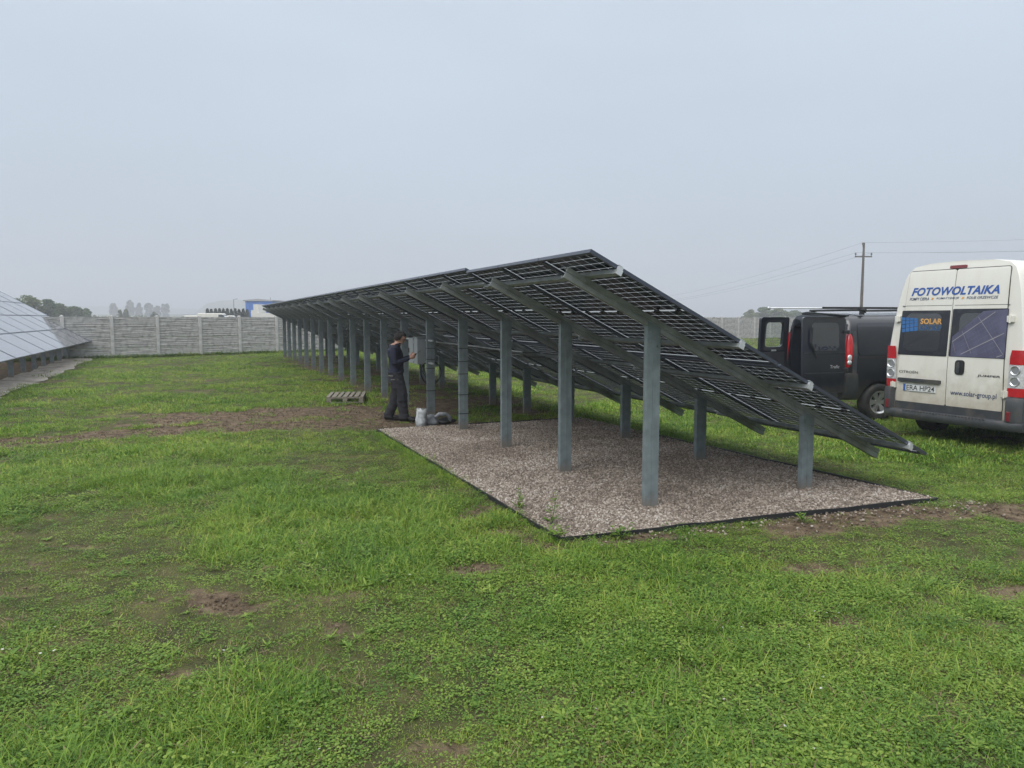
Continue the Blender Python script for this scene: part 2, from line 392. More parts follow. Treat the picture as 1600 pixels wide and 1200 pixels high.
class MB:
    def __init__(s): s.v = []; s.f = []; s.m = []
    def add(s, vs, fs, mi=0):
        b = len(s.v); s.v += [tuple(map(float, v)) for v in vs]
        for f in fs: s.f.append(tuple(b + i for i in f)); s.m.append(mi)
        return s
    def box(s, c, d, mi=0, M=None):
        x, y, z = (k / 2 for k in d)
        vs = [Vector((sx * x, sy * y, sz * z)) for sz in (-1, 1) for sy in (-1, 1) for sx in (-1, 1)]
        if M is not None: vs = [M @ v for v in vs]
        vs = [v + Vector(c) for v in vs]
        return s.add(vs, [(0, 2, 3, 1), (4, 5, 7, 6), (0, 1, 5, 4), (2, 6, 7, 3), (0, 4, 6, 2), (1, 3, 7, 5)], mi)
    def bar(s, a, b, w, hh, mi=0, up=(0, 0, 1)):
        a = Vector(a); b = Vector(b); d = (b - a); L = d.length; d.normalize()
        x = d.cross(Vector(up))
        if x.length < 1e-5: x = d.cross(Vector((1, 0, 0)))
        x.normalize(); u = x.cross(d)
        M = Matrix((x, d, u)).transposed()
        return s.box((a + b) / 2, (w, L, hh), mi, M)
    def extrude(s, poly, a, b, ex, ey, mi=0):
        # closed polygon (2d) swept from a to b; ex, ey are the 3d axes of the polygon
        a, b, ex, ey = (Vector(k) for k in (a, b, ex, ey)); n = len(poly)
        vs = [a + ex * p[0] + ey * p[1] for p in poly] + [b + ex * p[0] + ey * p[1] for p in poly]
        fs = [(i, (i + 1) % n, n + (i + 1) % n, n + i) for i in range(n)]
        fs += [tuple(range(n - 1, -1, -1)), tuple(range(n, 2 * n))]
        return s.add(vs, fs, mi)
    def tube(s, pts, rad, seg=8, mi=0, cap=True):
        pts = [Vector(p) for p in pts]; n = len(pts)
        rad = [rad] * n if not hasattr(rad, '__len__') else rad
        vs = []; fs = []; prev = None
        for i, p in enumerate(pts):
            d = (pts[min(i + 1, n - 1)] - pts[max(i - 1, 0)]).normalized()
            ref = prev if prev is not None else (Vector((0, 0, 1)) if abs(d.z) < .9 else Vector((1, 0, 0)))
            x = ref - d * ref.dot(d)
            if x.length < 1e-4: x = d.orthogonal()
            x.normalize(); y = d.cross(x); prev = x
            r = rad[i]; rx, ry = (r if hasattr(r, '__len__') else (r, r))
            for k in range(seg):
                a = 2 * math.pi * k / seg
                vs.append(p + x * math.cos(a) * rx + y * math.sin(a) * ry)
        for i in range(n - 1):
            for k in range(seg):
                k2 = (k + 1) % seg
                fs.append((i * seg + k, i * seg + k2, (i + 1) * seg + k2, (i + 1) * seg + k))
        if cap:
            fs.append(tuple(range(seg - 1, -1, -1))); fs.append(tuple((n - 1) * seg + k for k in range(seg)))
        return s.add(vs, fs, mi)
    def ell(s, c, r, seg=12, rings=8, mi=0, M=None):
        vs = []; fs = []
        for i in range(rings + 1):
            ph = math.pi * i / rings
            for k in range(seg):
                a = 2 * math.pi * k / seg
                v = Vector((r[0] * math.sin(ph) * math.cos(a), r[1] * math.sin(ph) * math.sin(a), r[2] * math.cos(ph)))
                if M is not None: v = M @ v
                vs.append(v + Vector(c))
        for i in range(rings):
            for k in range(seg):
                k2 = (k + 1) % seg
                if i == 0: fs.append((k, (i + 1) * seg + k, (i + 1) * seg + k2))
                elif i == rings - 1: fs.append((i * seg + k, (i + 1) * seg + k, i * seg + k2))
                else: fs.append((i * seg + k, (i + 1) * seg + k, (i + 1) * seg + k2, i * seg + k2))
        return s.add(vs, fs, mi)
    def lathe(s, prof, c, axis='y', seg=28, mi=0):
        n = len(prof); vs = []; fs = []
        for k in range(seg):
            a = 2 * math.pi * k / seg
            for (r, h) in prof:
                p = {'y': (r * math.cos(a), h, r * math.sin(a)), 'z': (r * math.cos(a), r * math.sin(a), h), 'x': (h, r * math.cos(a), r * math.sin(a))}[axis]
                vs.append(Vector(p) + Vector(c))
        for k in range(seg):
            k2 = (k + 1) % seg
            for j in range(n - 1): fs.append((k * n + j, k2 * n + j, k2 * n + j + 1, k * n + j + 1))
        return s.add(vs, fs, mi)
    def build(s, name, mats, parent=None, smooth=False):
        return me_obj(name, s.v, s.f, mats, parent, s.m if isinstance(mats, (list, tuple)) else None, smooth)
    def mesh(s, name, mats, smooth=False):
        o = s.build(name, mats, None, smooth); me = o.data; bpy.data.objects.remove(o); return me

def autosmooth(o, ang=35):
    me = o.data
    bm = bmesh.new(); bm.from_mesh(me)
    bmesh.ops.remove_doubles(bm, verts=bm.verts, dist=1e-5)
    bmesh.ops.recalc_face_normals(bm, faces=bm.faces)
    for e in bm.edges:
        e.smooth = (len(e.link_faces) == 2 and e.calc_face_angle(9) < R(ang))
    for f in bm.faces: f.smooth = True
    bm.to_mesh(me); bm.free(); me.update()
    return o
def bevel(o, w=.01, seg=2):
    m = o.modifiers.new('bevel', 'BEVEL'); m.width = w; m.segments = seg; m.limit_method = 'ANGLE'; m.angle_limit = R(40)
    return o
def bake_mods(o):
    dg = bpy.context.evaluated_depsgraph_get(); dg.update()
    me = bpy.data.meshes.new_from_object(o.evaluated_get(dg))
    o.modifiers.clear(); o.data = me
    return o

# ================================================================== SETTING
# ------------------------------------------------------------------ ground sheet, fine near the camera
def make_ground():
    def axis(half, n, k):
        u = np.linspace(-1, 1, n); return half * np.sinh(k * u) / math.sinh(k)
    xs = axis(3000, 361, 9.6)
    ys = 7.0 + axis(3000, 361, 9.6)
    X, Y = np.meshgrid(xs, ys)
    H = ground_h(X, Y); Mu = mud_at(X, Y) * (np.hypot(X, Y) < 60)
    H = H - .02 * Mu + Mu * (fbm(X * 9, Y * 9, 61) - .5) * .05
    ny, nx = X.shape
    co = np.stack([X, Y, H], -1).reshape(-1, 3)
    idx = np.arange(nx * ny).reshape(ny, nx)
    q = np.stack([idx[:-1, :-1], idx[:-1, 1:], idx[1:, 1:], idx[1:, :-1]], -1).reshape(-1, 4)
    me = bpy.data.meshes.new('ground')
    me.vertices.add(len(co)); me.vertices.foreach_set('co', co.ravel())
    me.loops.add(q.size); me.loops.foreach_set('vertex_index', q.ravel())
    me.polygons.add(len(q)); me.polygons.foreach_set('loop_start', np.arange(len(q)) * 4)
    me.polygons.foreach_set('loop_total', np.full(len(q), 4)) if False else None
    me.update(calc_edges=True)
    a = me.attributes.new('mud', 'FLOAT', 'POINT'); a.data.foreach_set('value', Mu.ravel().astype(np.float32))
    me.polygons.foreach_set('use_smooth', [True] * len(q))
    me.materials.append(MT['ground'])
    return tag(link('ground', me), kind='structure')
make_ground()

GT0, GT1, GN0, GN1 = -.66, 6.25, -1.34, 2.88
def bed_t0(n):
    return GT0 - .062 * (n - GN0)
#    # gravel bed in row coordinates
def bed_edge_n1(t):
    return GN1 - .05 * t
row_frame = lambda name: empty(name, (ORG[0], ORG[1], 0), TH)

# gravel bed: a low mound of stones on a sheet
def bed_h(n, t):
    return .020 + .018 * (fbm(n * 1.1 + 50, t * 1.1 + 50, 71) - .5) * 2
def make_bed():
    m = MB(); nn, ntt = 40, 60
    vs = []; fs = []
    for j in range(ntt + 1):
        tq = GT0 + (GT1 - GT0) * j / ntt
        n1 = bed_edge_n1(tq)
        for i in range(nn + 1):
            n = GN0 + (n1 - GN0) * i / nn
            t = bed_t0(n) + (GT1 - bed_t0(n)) * j / ntt
            x, y = row_xy(t, n); vs.append((x, y, float(bed_h(n, t))))
    for j in range(ntt):
        for i in range(nn):
            a = j * (nn + 1) + i; fs.append((a, a + 1, a + nn + 2, a + nn + 1))
    m.add(vs, fs)
    o = m.build('gravel_bed', 'gravelbase', None, True)
    tag(o, kind='structure')
    # black plastic edging: four strips standing in the soil
    e = empty('garden_edging', (*row_xy(GT0, GN0), 0))
    tag(e, 'black plastic edging strip set round the gravel bed', 'edging')
    cs = [(GT0, GN0), (bed_t0(GN1), bed_edge_n1(bed_t0(GN1))), (GT1, bed_edge_n1(GT1)), (GT1, GN0)]
    for k in range(4):
        (ta, na), (tb, nb) = cs[k], cs[(k + 1) % 4]
        s = MB(); N = 26
        pa = []
        for i in range(N + 1):
            f = i / N
            t = ta + (tb - ta) * f; n = na + (nb - na) * f
            x, y = row_xy(t, n)
            w = .018 * (vnoise(f * 9 + k * 7, 3.3) - .5)
            pa.append((x + w, y + w, .036 + .016 * (vnoise(f * 14, k + 9.1) - .5)))
        for i in range(N):
            a, b = Vector(pa[i]), Vector(pa[i + 1])
            d = (b - a); d.z = 0; sd_ = Vector((-d.y, d.x, 0)).normalized() * .008
            lo = lambda p: Vector((p.x, p.y, -.08))
            s.add([a - sd_, a + sd_, b + sd_, b - sd_, lo(a) - sd_, lo(a) + sd_, lo(b) + sd_, lo(b) - sd_],
                  [(0, 1, 2, 3), (0, 3, 7, 4), (1, 5, 6, 2)])
        st = s.build('edging_strip', 'black', e)
        st.matrix_parent_inverse = Matrix.Translation(-Vector(e.location))
make_bed()

# ------------------------------------------------------------------ scattering with geometry nodes (stuff)
def scatter(name, co, rot, scl, idx, sources, kind='stuff', label=None, cat=None):
    c = bpy.data.collections.new(name + '_sources')
    for o in sources: c.objects.link(o)
    me = bpy.data.meshes.new(name)
    me.vertices.add(len(co)); me.vertices.foreach_set('co', np.asarray(co, np.float32).ravel())
    a = me.attributes.new('rot', 'FLOAT_VECTOR', 'POINT'); a.data.foreach_set('vector', np.asarray(rot, np.float32).ravel())
    a = me.attributes.new('scl', 'FLOAT', 'POINT'); a.data.foreach_set('value', np.asarray(scl, np.float32))
    a = me.attributes.new('idx', 'INT', 'POINT'); a.data.foreach_set('value', np.asarray(idx, np.int32))
    o = link(name, me)
    g = bpy.data.node_groups.new(name + '_scatter', 'GeometryNodeTree')
    g.interface.new_socket('Geometry', in_out='INPUT', socket_type='NodeSocketGeometry')
    g.interface.new_socket('Geometry', in_out='OUTPUT', socket_type='NodeSocketGeometry')
    N = g.nodes; gi = N.new('NodeGroupInput'); go = N.new('NodeGroupOutput')
    iop = N.new('GeometryNodeInstanceOnPoints'); ci = N.new('GeometryNodeCollectionInfo')
    ci.inputs['Collection'].default_value = c; ci.inputs['Separate Children'].default_value = True; ci.inputs['Reset Children'].default_value = True
    iop.inputs['Pick Instance'].default_value = True
    def attr(n, dt):
        k = N.new('GeometryNodeInputNamedAttribute'); k.data_type = dt; k.inputs['Name'].default_value = n
        return [s for s in k.outputs if s.enabled and s.name == 'Attribute'][0]
    L = g.links
    L.new(gi.outputs[0], iop.inputs['Points']); L.new(ci.outputs[0], iop.inputs['Instance'])
    L.new(attr('idx', 'INT'), iop.inputs['Instance Index'])
    e2r = N.new('FunctionNodeEulerToRotation'); L.new(attr('rot', 'FLOAT_VECTOR'), e2r.inputs[0]); L.new(e2r.outputs[0], iop.inputs['Rotation'])
    L.new(attr('scl', 'FLOAT'), iop.inputs['Scale'])
    L.new(iop.outputs[0], go.inputs[0])
    md = o.modifiers.new('scatter', 'NODES'); md.node_group = g
    tag(o, label, cat, kind=kind)
    return o

def src(name, mb, mats, smooth=False):
    o = bpy.data.objects.new(name, mb.mesh(name, mats, smooth)); return o

def blade(mb, bx, by, h, w, az, lean, curl, mi=0):
    d = Vector((math.cos(az), math.sin(az), 0)); sdv = Vector((-math.sin(az), math.cos(az), 0))
    p = Vector((bx, by, -.01)); vs = []
    ang = lean
    for i, (f, ww) in enumerate(((0, 1), (.4, .95), (.75, .65), (1, 0))):
        if i:
            ang = lean + curl * f
            p = p + (d * math.sin(ang) + Vector((0, 0, 1)) * math.cos(ang)) * h * (.4, .35, .25)[i - 1]
        if ww: vs += [p - sdv * w * ww / 2, p + sdv * w * ww / 2]
        else: vs.append(p.copy())
    mb.add(vs, [(0, 1, 3, 2), (2, 3, 5, 4), (4, 5, 6)], mi)
def leaf(mb, base, az, L, w, tilt, mi=0):
    d = Vector((math.cos(az) * math.cos(tilt), math.sin(az) * math.cos(tilt), math.sin(tilt))); s_ = Vector((-math.sin(az), math.cos(az), 0))
    b = Vector(base); up = s_.cross(d) * -1
    vs = [b, b + d * L * .35 - s_ * w * .45 + up * .1 * w, b + d * L * .35 + s_ * w * .45 + up * .1 * w, b + d * L * .75 - s_ * w * .4, b + d * L * .75 + s_ * w * .4, b + d * L - up * .15 * w]
    mb.add(vs, [(0, 2, 1), (1, 2, 4, 3), (3, 4, 5)], mi)
def tuft(nb, rad, h0, h1, w, lean=(.1, .9), curl=(.2, 1.2), mi=0, mb=None):
    mb = mb or MB()
    for _ in range(nb):
        a = random.uniform(0, 6.283); r = rad * math.sqrt(random.random())
        blade(mb, r * math.cos(a), r * math.sin(a), random.uniform(h0, h1), w * random.uniform(.7, 1.3), random.uniform(0, 6.283), random.uniform(*lean), random.uniform(*curl), mi)
    return mb
grass_src = []
GM = ['grass', 'weed', 'straw', 'petal']
for k in range(3):    # 0-2 short turf
    m = tuft(34, .075, .014, .036, .0028); tuft(8, .07, .015, .04, .0026, (.7, 1.5), mi=2, mb=m); grass_src.append(src('tuft_a%d' % k, m, GM))
for k in range(3):    # 3-5 medium
    m = tuft(36, .08, .022, .055, .0029); tuft(7, .07, .02, .05, .0026, (.6, 1.4), mi=2, mb=m); grass_src.append(src('tuft_b%d' % k, m, GM))
for k in range(2):    # 6-7 long arching clump
    grass_src.append(src('tuft_c%d' % k, tuft(46, .09, .045, .11, .0032, (.1, .9), (.6, 1.6)), GM))
for k in range(3):    # 8-10 clover and small broad leaves
    m = MB()
    for _ in range(30):
        a = random.uniform(0, 6.283); r = .085 * math.sqrt(random.random())
        leaf(m, (r * math.cos(a), r * math.sin(a), random.uniform(.006, .026)), random.uniform(0, 6.283), random.uniform(.010, .021), random.uniform(.008, .014), random.uniform(-.2, .5), 1)
    tuft(9, .08, .015, .036, .0034, mb=m); grass_src.append(src('tuft_d%d' % k, m, GM))
for k in range(2):    # 11-12 rosette weed (dandelion, plantain)
    m = MB()
    for q in range(11):
        leaf(m, (0, 0, .01), q * .571 + random.uniform(-.2, .2), random.uniform(.03, .065), random.uniform(.010, .016), random.uniform(.05, .7), 1)
    grass_src.append(src('tuft_e%d' % k, m, GM))
for k in range(2):    # 13-14 flattened dry grass
    grass_src.append(src('tuft_f%d' % k, tuft(16, .09, .03, .08, .004, (.9, 1.5), (0, .3), 2), GM))
for k in range(2):    # 15-16 far tufts, broad so that they still read at a distance
    mg = tuft(44, .17, .025, .062, .0080); tuft(9, .17, .02, .05, .0075, (.6, 1.4), mi=2, mb=mg); tuft(10, .17, .02, .05, .010, (.5, 1.2), mi=1, mb=mg); grass_src.append(src('tuft_g%d' % k, mg, GM))
m = MB()              # 17 daisy
m.tube([(0, 0, 0), (.005, 0, .06)], .0015, 5, 0)
for q in range(9):
    a = q * .698; leaf(m, (.005, 0, .06), a, .014, .007, .15, 3)
grass_src.append(src('tuft_h0', m, GM))
m = MB()              # 18 tall broad clump
tuft(26, .10, .14, .30, .011, (.1, .6), (.5, 1.5), 0, m); grass_src.append(src('tuft_i0', m, GM))

def make_grass():
    P, Rr, S, I = [], [], [], []
    def layer(x, y, dens_fn, chooser, smin, smax, tiltv=.12):
        t, n = tn(x, y)
        keep = rng.random(len(x)) < dens_fn(x, y)
        inbed = (t > bed_t0(n) - .02) & (t < GT1 + .02) & (n > GN0 - .02) & (n < bed_edge_n1(t) + .02)
        keep &= ~inbed
        x, y = x[keep], y[keep]
        z = ground_h(x, y) - .004
        P.append(np.stack([x, y, z], 1))
        Rr.append(np.stack([rng.normal(0, tiltv, len(x)), rng.normal(0, tiltv, len(x)), rng.random(len(x)) * 6.283], 1))
        i, s = chooser(x, y); I.append(i); S.append(s * (smin + (smax - smin) * rng.random(len(x))))
    def polar(n, r0, r1, p=1.0, half=R(44)):
        # density per square metre falls off as r ** -p
        u = rng.random(n); e = 2 - p
        r = (r0 ** e + u * (r1 ** e - r0 ** e)) ** (1 / e)
        a = (rng.random(n) * 2 - 1) * half
        return r * np.sin(a), r * np.cos(a)
    lush = lambda x, y: fbm(x * .55, y * .55, 81)
    def dens(x, y):
        d = 1.02 - 1.25 * mud_at(x, y)
        return np.clip(d, .05, 1)
    def choose(x, y):
        l = lush(x, y) + .25 * (fbm(x * 2.5, y * 2.5, 83) - .5); r = rng.random(len(x))
        w = fbm(x * .8, y * .8, 87); right = sstep(-.5, 2.5, x)
        jl = l + rng.normal(0, .07, len(x))
        i = np.where(jl > .56, rng.integers(3, 6, len(x)), rng.integers(0, 3, len(x)))
        i = np.where((jl > .62) & (r < .33 - .22 * right), rng.integers(6, 8, len(x)), i)
        i = np.where((r > .45) & (r < .62 + .5 * (w - .45) + .14 * right), rng.integers(8, 11, len(x)), i)
        i = np.where(r > .990, rng.integers(11, 13, len(x)), i)
        i = np.where((r > .86 - .25 * np.clip(fbm(x * 1.1, y * 1.1, 95) - .45, 0, 1)) & (r < .935), rng.integers(13, 15, len(x)), i)
        s = (1 - .35 * np.clip(mud_at(x, y) * 1.4, 0, 1)) * (.75 + .6 * np.clip((l - .35) / .3, 0, 1) * (1 - .35 * right))
        return i, s
    x, y = polar(82000, 2.4, 15, 1.0)
    layer(x, y, dens, choose, .8, 1.3)
    x, y = polar(60000, 11, 46, 1.15)
    far = lambda x, y: (rng.integers(15, 17, len(x)), .8 + .7 * np.clip((lush(x, y) - .3) / .4, 0, 1))
    layer(x, y, lambda x, y: np.clip(1 - 1.7 * mud_at(x, y) - .75 * sstep(.52, .66, fbm(x * 1.5, y * 1.5, 51)), .02, 1), far, .7, 1.35)
    x, y = polar(9000, 45, 90, 1.0)
    layer(x, y, lambda x, y: np.ones(len(x)), lambda x, y: (rng.integers(15, 17, len(x)), np.full(len(x), 1.7)), .8, 1.4)
    # taller grass along the foot of the fence
    f = rng.random(1500) * 44 - 6; off = rng.normal(-.35, .3, 1500)
    fx = FX0 + FD[0] * f - FD[1] * -off * 1.0; fy = FY0 + FD[1] * f + FD[0] * off
    layer(fx, fy, lambda x, y: np.ones(len(x)), lambda x, y: (np.full(len(x), 18), np.full(len(x), 1.0)), .6, 1.5)
    # grass leaning over the left and far edging
    te = GT0 + (GT1 - GT0) * rng.random(900); ne = GN0 - np.abs(rng.normal(0, .07, 900)) - .015
    layer(ORG[0] + DV[0] * te + NV[0] * ne, ORG[1] + DV[1] * te + NV[1] * ne, lambda x, y: (fbm(x * 2.2, y * 2.2, 99) > .47) * 1., lambda x, y: (rng.integers(3, 8, len(x)), np.full(len(x), 1.0)), .6, 1.3)
    ne = GN0 + (GN1 - GN0) * rng.random(500); te = bed_t0(ne) - np.abs(rng.normal(0, .06, 500)) - .015
    layer(ORG[0] + DV[0] * te + NV[0] * ne, ORG[1] + DV[1] * te + NV[1] * ne, lambda x, y: (fbm(x * 2.2, y * 2.2, 98) > .58) * 1., lambda x, y: (rng.integers(0, 6, len(x)), np.full(len(x), 1.0)), .6, 1.1)
    # big clumps that stand out near the camera
    for (cx, cy, nn, ss, k) in [(-3.3, 7.0, 26, 1.1, 6), (-2.6, 6.4, 20, 1.0, 7), (-.85, 6.0, 34, .9, 6), (-.5, 5.2, 30, .85, 7), (.05, 3.3, 22, .8, 6), (2.7, 4.2, 10, .7, 6),
                               (-4.5, 8.6, 30, 1.1, 7), (-1.9, 8.0, 30, 1.0, 6), (1.2, 6.1, 12, .8, 6), (3.9, 5.2, 12, .8, 7), (-1.3, 10.3, 40, 1.0, 6), (-3.5, 10.0, 40, 1.1, 7), (.35, 4.0, 14, .9, 7), (-5.5, 10.8, 50, 1.2, 6)]:
        gx = rng.normal(cx, .18, nn); gy = rng.normal(cy, .18, nn)
        layer(gx, gy, lambda x, y: np.ones(len(x)), lambda x, y: (np.full(len(x), k), np.full(len(x), ss)), .7, 1.2)
    o = scatter('grass', np.concatenate(P), np.concatenate(Rr), np.concatenate(S), np.concatenate(I), grass_src)
    # daisies as their own scatter
    dx, dy = [], []
    for (cx, cy, nn) in [(-1.6, 5.9, 6), (-.7, 5.5, 4), (-1.3, 4.4, 3), (-2.6, 4.2, 6), (-1.1, 3.3, 4), (1.3, 4.5, 5), (.9, 4.1, 6), (1.5, 3.9, 5), (.6, 3.4, 5), (1.0, 3.4, 4), (-.9, 6.8, 8), (2.4, 6.0, 3), (2.0, 4.7, 3)]:
        dx += list(rng.normal(cx, .22, nn)); dy += list(rng.normal(cy, .18, nn))
    dx, dy = np.array(dx), np.array(dy); n = len(dx)
    scatter('daisies', np.stack([dx, dy, ground_h(dx, dy)], 1), np.stack([rng.normal(0, .2, n), rng.normal(0, .2, n), rng.random(n) * 6], 1), .35 + .3 * rng.random(n), np.zeros(n), [grass_src[17]])

def make_gravel():
    srcs = []
    for k in range(8):
        m = MB(); m.ell((0, 0, 0), (1, random.uniform(.65, .95), random.uniform(.45, .75)), 7, 5)
        m.v = [tuple(Vector(v) * random.uniform(.82, 1.12)) for v in m.v]
        srcs.append(src('pebble_%d' % k, m, 'pebble', False))
    n = 82000
    t = GT0 - .27 + (GT1 - GT0 + .27) * rng.random(n); nn = GN0 + (GN1 + .05 - GN0) * rng.random(n)
    k = (nn < bed_edge_n1(t) - .01) & (nn > GN0 + .01) & (t > bed_t0(nn) + .012); t, nn = t[k], nn[k]
    # strays scattered past the front edging
    ms = 420; ns = GN0 + (GN1 + .4 - GN0) * rng.random(ms) ** .7; ts = bed_t0(ns) - np.abs(rng.normal(0, .22, ms)) - .02
    x = ORG[0] + DV[0] * t + NV[0] * nn; y = ORG[1] + DV[1] * t + NV[1] * nn
    z = bed_h(nn, t) + .004
    xs = ORG[0] + DV[0] * ts + NV[0] * ns; ys = ORG[1] + DV[1] * ts + NV[1] * ns
    X = np.concatenate([x, xs]); Y = np.concatenate([y, ys]); Z = np.concatenate([z, ground_h(xs, ys) + .006])
    n = len(X)
    s = .0060 + .0115 * rng.random(n) ** 2
    scatter('gravel', np.stack([X, Y, Z], 1), rng.random((n, 3)) * 6.28 * np.array([.12, .12, 1]), s, rng.integers(0, 8, n), srcs)
    # clods on the bare soil
    cl = []
    for k in range(4):
        m = MB(); m.ell((0, 0, 0), (1, .8, .55), 8, 6)
        m.v = [tuple(Vector(v) * random.uniform(.7, 1.2)) for v in m.v]
        cl.append(src('clod_%d' % k, m, 'soilclod', False))
    n = 140000
    r = 3 + 15 * rng.random(n); a = (rng.random(n) * 2 - 1) * R(42)
    x, y = r * np.sin(a), r * np.cos(a); mu = mud_at(x, y); tt, nn = tn(x, y)
    k = (rng.random(n) < (mu - .35) * .8) & ~((tt > GT0) & (tt < GT1) & (nn > GN0) & (nn < GN1))
    x, y = x[k], y[k]; n = len(x)
    s = .004 + .018 * rng.random(n) ** 2.5
    scatter('soil_clods', np.stack([x, y, ground_h(x, y) - .006], 1), rng.random((n, 3)) * 6.28, s, rng.integers(0, 4, n), cl)
    # dark clumps lying on the gravel

# ------------------------------------------------------------------ hills and far fields (structure)
def hill(name, pts, depth, base=-2):
    # ridge line given as (x, y, z): rounded swell that falls to the ground on both sides
    m = MB(); vs = []; fs = []; prof = [(-1, 0), (-.7, .25), (-.4, .68), (-.15, .95), (0, 1), (.2, .92), (.6, .5), (1, 0)]
    n = len(pts); P = len(prof)
    for (x, y, z) in pts:
        for (u, hh) in prof: vs.append((x, y + u * depth, base + (z - base) * hh))
    for i in range(n - 1):
        for j in range(P - 1): fs.append((i * P + j, (i + 1) * P + j, (i + 1) * P + j + 1, i * P + j + 1))
    m.add(vs, fs)
    return tag(m.build(name, 'hill', None, True), kind='structure')
def px(x, y, d):          # a point at forward distance d that the photograph shows at (x, y)
    c, s = math.cos(.0869), math.sin(.0869)
    r = (x - 800) / 1180; u = -(y - 600) / 1180
    k = d / (c + u * s)
    return Vector((r * k, d, CAM_H + (-s + u * c) * k))
hill('hill', [tuple(px(x, y, 1700)) for x, y in ((-700, 486), (-300, 482), (0, 482), (130, 478), (260, 481), (330, 484), (420, 483), (600, 484), (900, 489), (1000, 493), (1120, 495), (1300, 496), (1600, 493), (2200, 488))], 400)
hill('hill', [tuple(px(x, y, 800)) for x, y in ((-500, 493), (0, 491), (160, 491.5), (300, 491), (500, 492), (800, 495), (1100, 498), (1400, 499), (2000, 494))], 160)
hill('hill', [tuple(px(x, y, 1250)) for x, y in ((316, 492), (322, 480), (328, 473), (345, 469.5), (370, 468.5), (395, 469), (430, 470), (452, 473), (466, 480), (474, 492))], 90)

# ------------------------------------------------------------------ fence of precast panels
FX0, FY0 = -19.05, 36.0
FD = np.array([.741, .671])
FSP = 2.06
def panel_mesh(seed):
    nx, nz = 26, 30; W, Hh, T = 1.98, .492, .045
    xs = np.linspace(-W / 2, W / 2, nx + 1); zs = np.linspace(0, Hh, nz + 1)
    X, Z = np.meshgrid(xs, zs)
    rel = fbm(X * 1.6 + seed * 13, Z * 26 + seed * 5, 90 + seed, 2)
    edge = np.minimum(np.minimum(Z, Hh - Z) / .035, 1)
    Yf = -T / 2 - .033 * np.clip(rel - .25, 0, 1) * edge
    vs = []; fs = []
    for side, sgn in ((0, 1), (1, -1)):
        b = len(vs)
        for j in range(nz + 1):
            for i in range(nx + 1): vs.append((X[j, i], Yf[j, i] * sgn, Z[j, i]))
        for j in range(nz):
            for i in range(nx):
                a = b + j * (nx + 1) + i; q = (a, a + 1, a + nx + 2, a + nx + 1); fs.append(q if sgn > 0 else q[::-1])
    n1 = (nx + 1) * (nz + 1)
    top = [nz * (nx + 1) + i for i in range(nx + 1)]
    for i in range(nx): fs.append((top[i], top[i + 1], n1 + top[i + 1], n1 + top[i]))
    m = MB(); m.add(vs, fs); return m.mesh('fence_panel', 'concrete')
fpanels = [panel_mesh(k) for k in range(4)]
mb = MB(); mb.box((0, 0, .95), (.14, .19, 2.2)); mb.add([(-.065, -.075, 2.05), (.065, -.075, 2.05), (.065, .075, 2.05), (-.065, .075, 2.05), (0, 0, 2.10)], [(0, 1, 4), (1, 2, 4), (2, 3, 4), (3, 0, 4)])
fpost = mb.mesh('fence_post', 'concrete_post')
def make_fence(x0, y0, d, n0, n1, label):
    ang = math.atan2(d[1], d[0])
    f = empty('concrete_fence', (x0 + d[0] * n0 * FSP, y0 + d[1] * n0 * FSP, 0), ang)
    tag(f, label, 'fence')
    for k in range(n1 - n0 + 1):
        link('post', fpost, f, (k * FSP, 0, -.05))
        if k < n1 - n0:
            for r in range(4):
                p = link('panel', fpanels[random.randrange(4)], f, (k * FSP + FSP / 2, 0, -.03 + r * .5))
                if random.random() < .5: p.rotation_euler = (0, 0, math.pi)
    return f
make_fence(FX0, FY0, FD, -7, 24, 'grey precast concrete panel fence running behind both solar arrays')
cx, cy = FX0 + FD[0] * 24 * FSP, FY0 + FD[1] * 24 * FSP
make_fence(cx, cy, np.array([.883, .469]), 0, 15, 'stretch of concrete panel fence behind the dark van with open doors')
make_grass()
make_gravel()

# ================================================================== SOLAR ARRAYS
TILT = math.atan(.4903)
cT, sT = math.cos(TILT), math.sin(TILT)
N0, Z0 = -1.085, 2.322
def sl(s, p, t):          # point on the slope: s down from the top, p square to it, t along the row (row frame)
    return Vector((N0 + s * cT + p * sT, t, Z0 - s * sT + p * cT))
EX = Vector((cT, 0, -sT)); EP = Vector((sT, 0, cT)); EY = Vector((0, 1, 0))
SLOPE_ROT = Euler((0, TILT, 0))

def c_profile(w, d, th, lip):
    # C section: web of width w on the -y side, flanges d deep, lips inward
    a = w / 2
    return [(-a, 0), (a, 0), (a, d), (a - lip, d), (a - lip, d - th), (a - th, d - th), (a - th, th), (-a + th, th), (-a + th, d - th), (-a + lip, d - th), (-a + lip, d), (-a, d)]
PW, PD = .152, .062
def post_mesh(h, cut):
    m = MB(); pr = c_profile(PW, PD, .006, .022); n = len(pr)
    lo = [(x, y - PD / 2, -.25) for x, y in pr]; hi = [(x, y - PD / 2, h - x * cut) for x, y in pr]
    fs = [(i, (i + 1) % n, n + (i + 1) % n, n + i) for i in range(n)] + [tuple(range(n, 2 * n))]
    m.add(lo + hi, fs)
    # pressed stiffening bead down the web
    m.box((.0, -PD / 2 - .002, h / 2 - .14), (.018, .008, h - .3))
    for bx in (-.045, .045):          # bolt heads that hold the rafter
        for bz in (h - .10 - bx * cut, h - .19 - bx * cut):
            m.lathe([(0, -.012), (.011, -.012), (.011, 0), (.017, 0), (.017, .003)], (bx, -PD / 2 - .003, bz), 'y', 6)
    me = m.mesh('post', 'steel'); return me
rear_post = post_mesh(1.79 + .05, .4903)
front_post = post_mesh(.80 + .05, .4903)
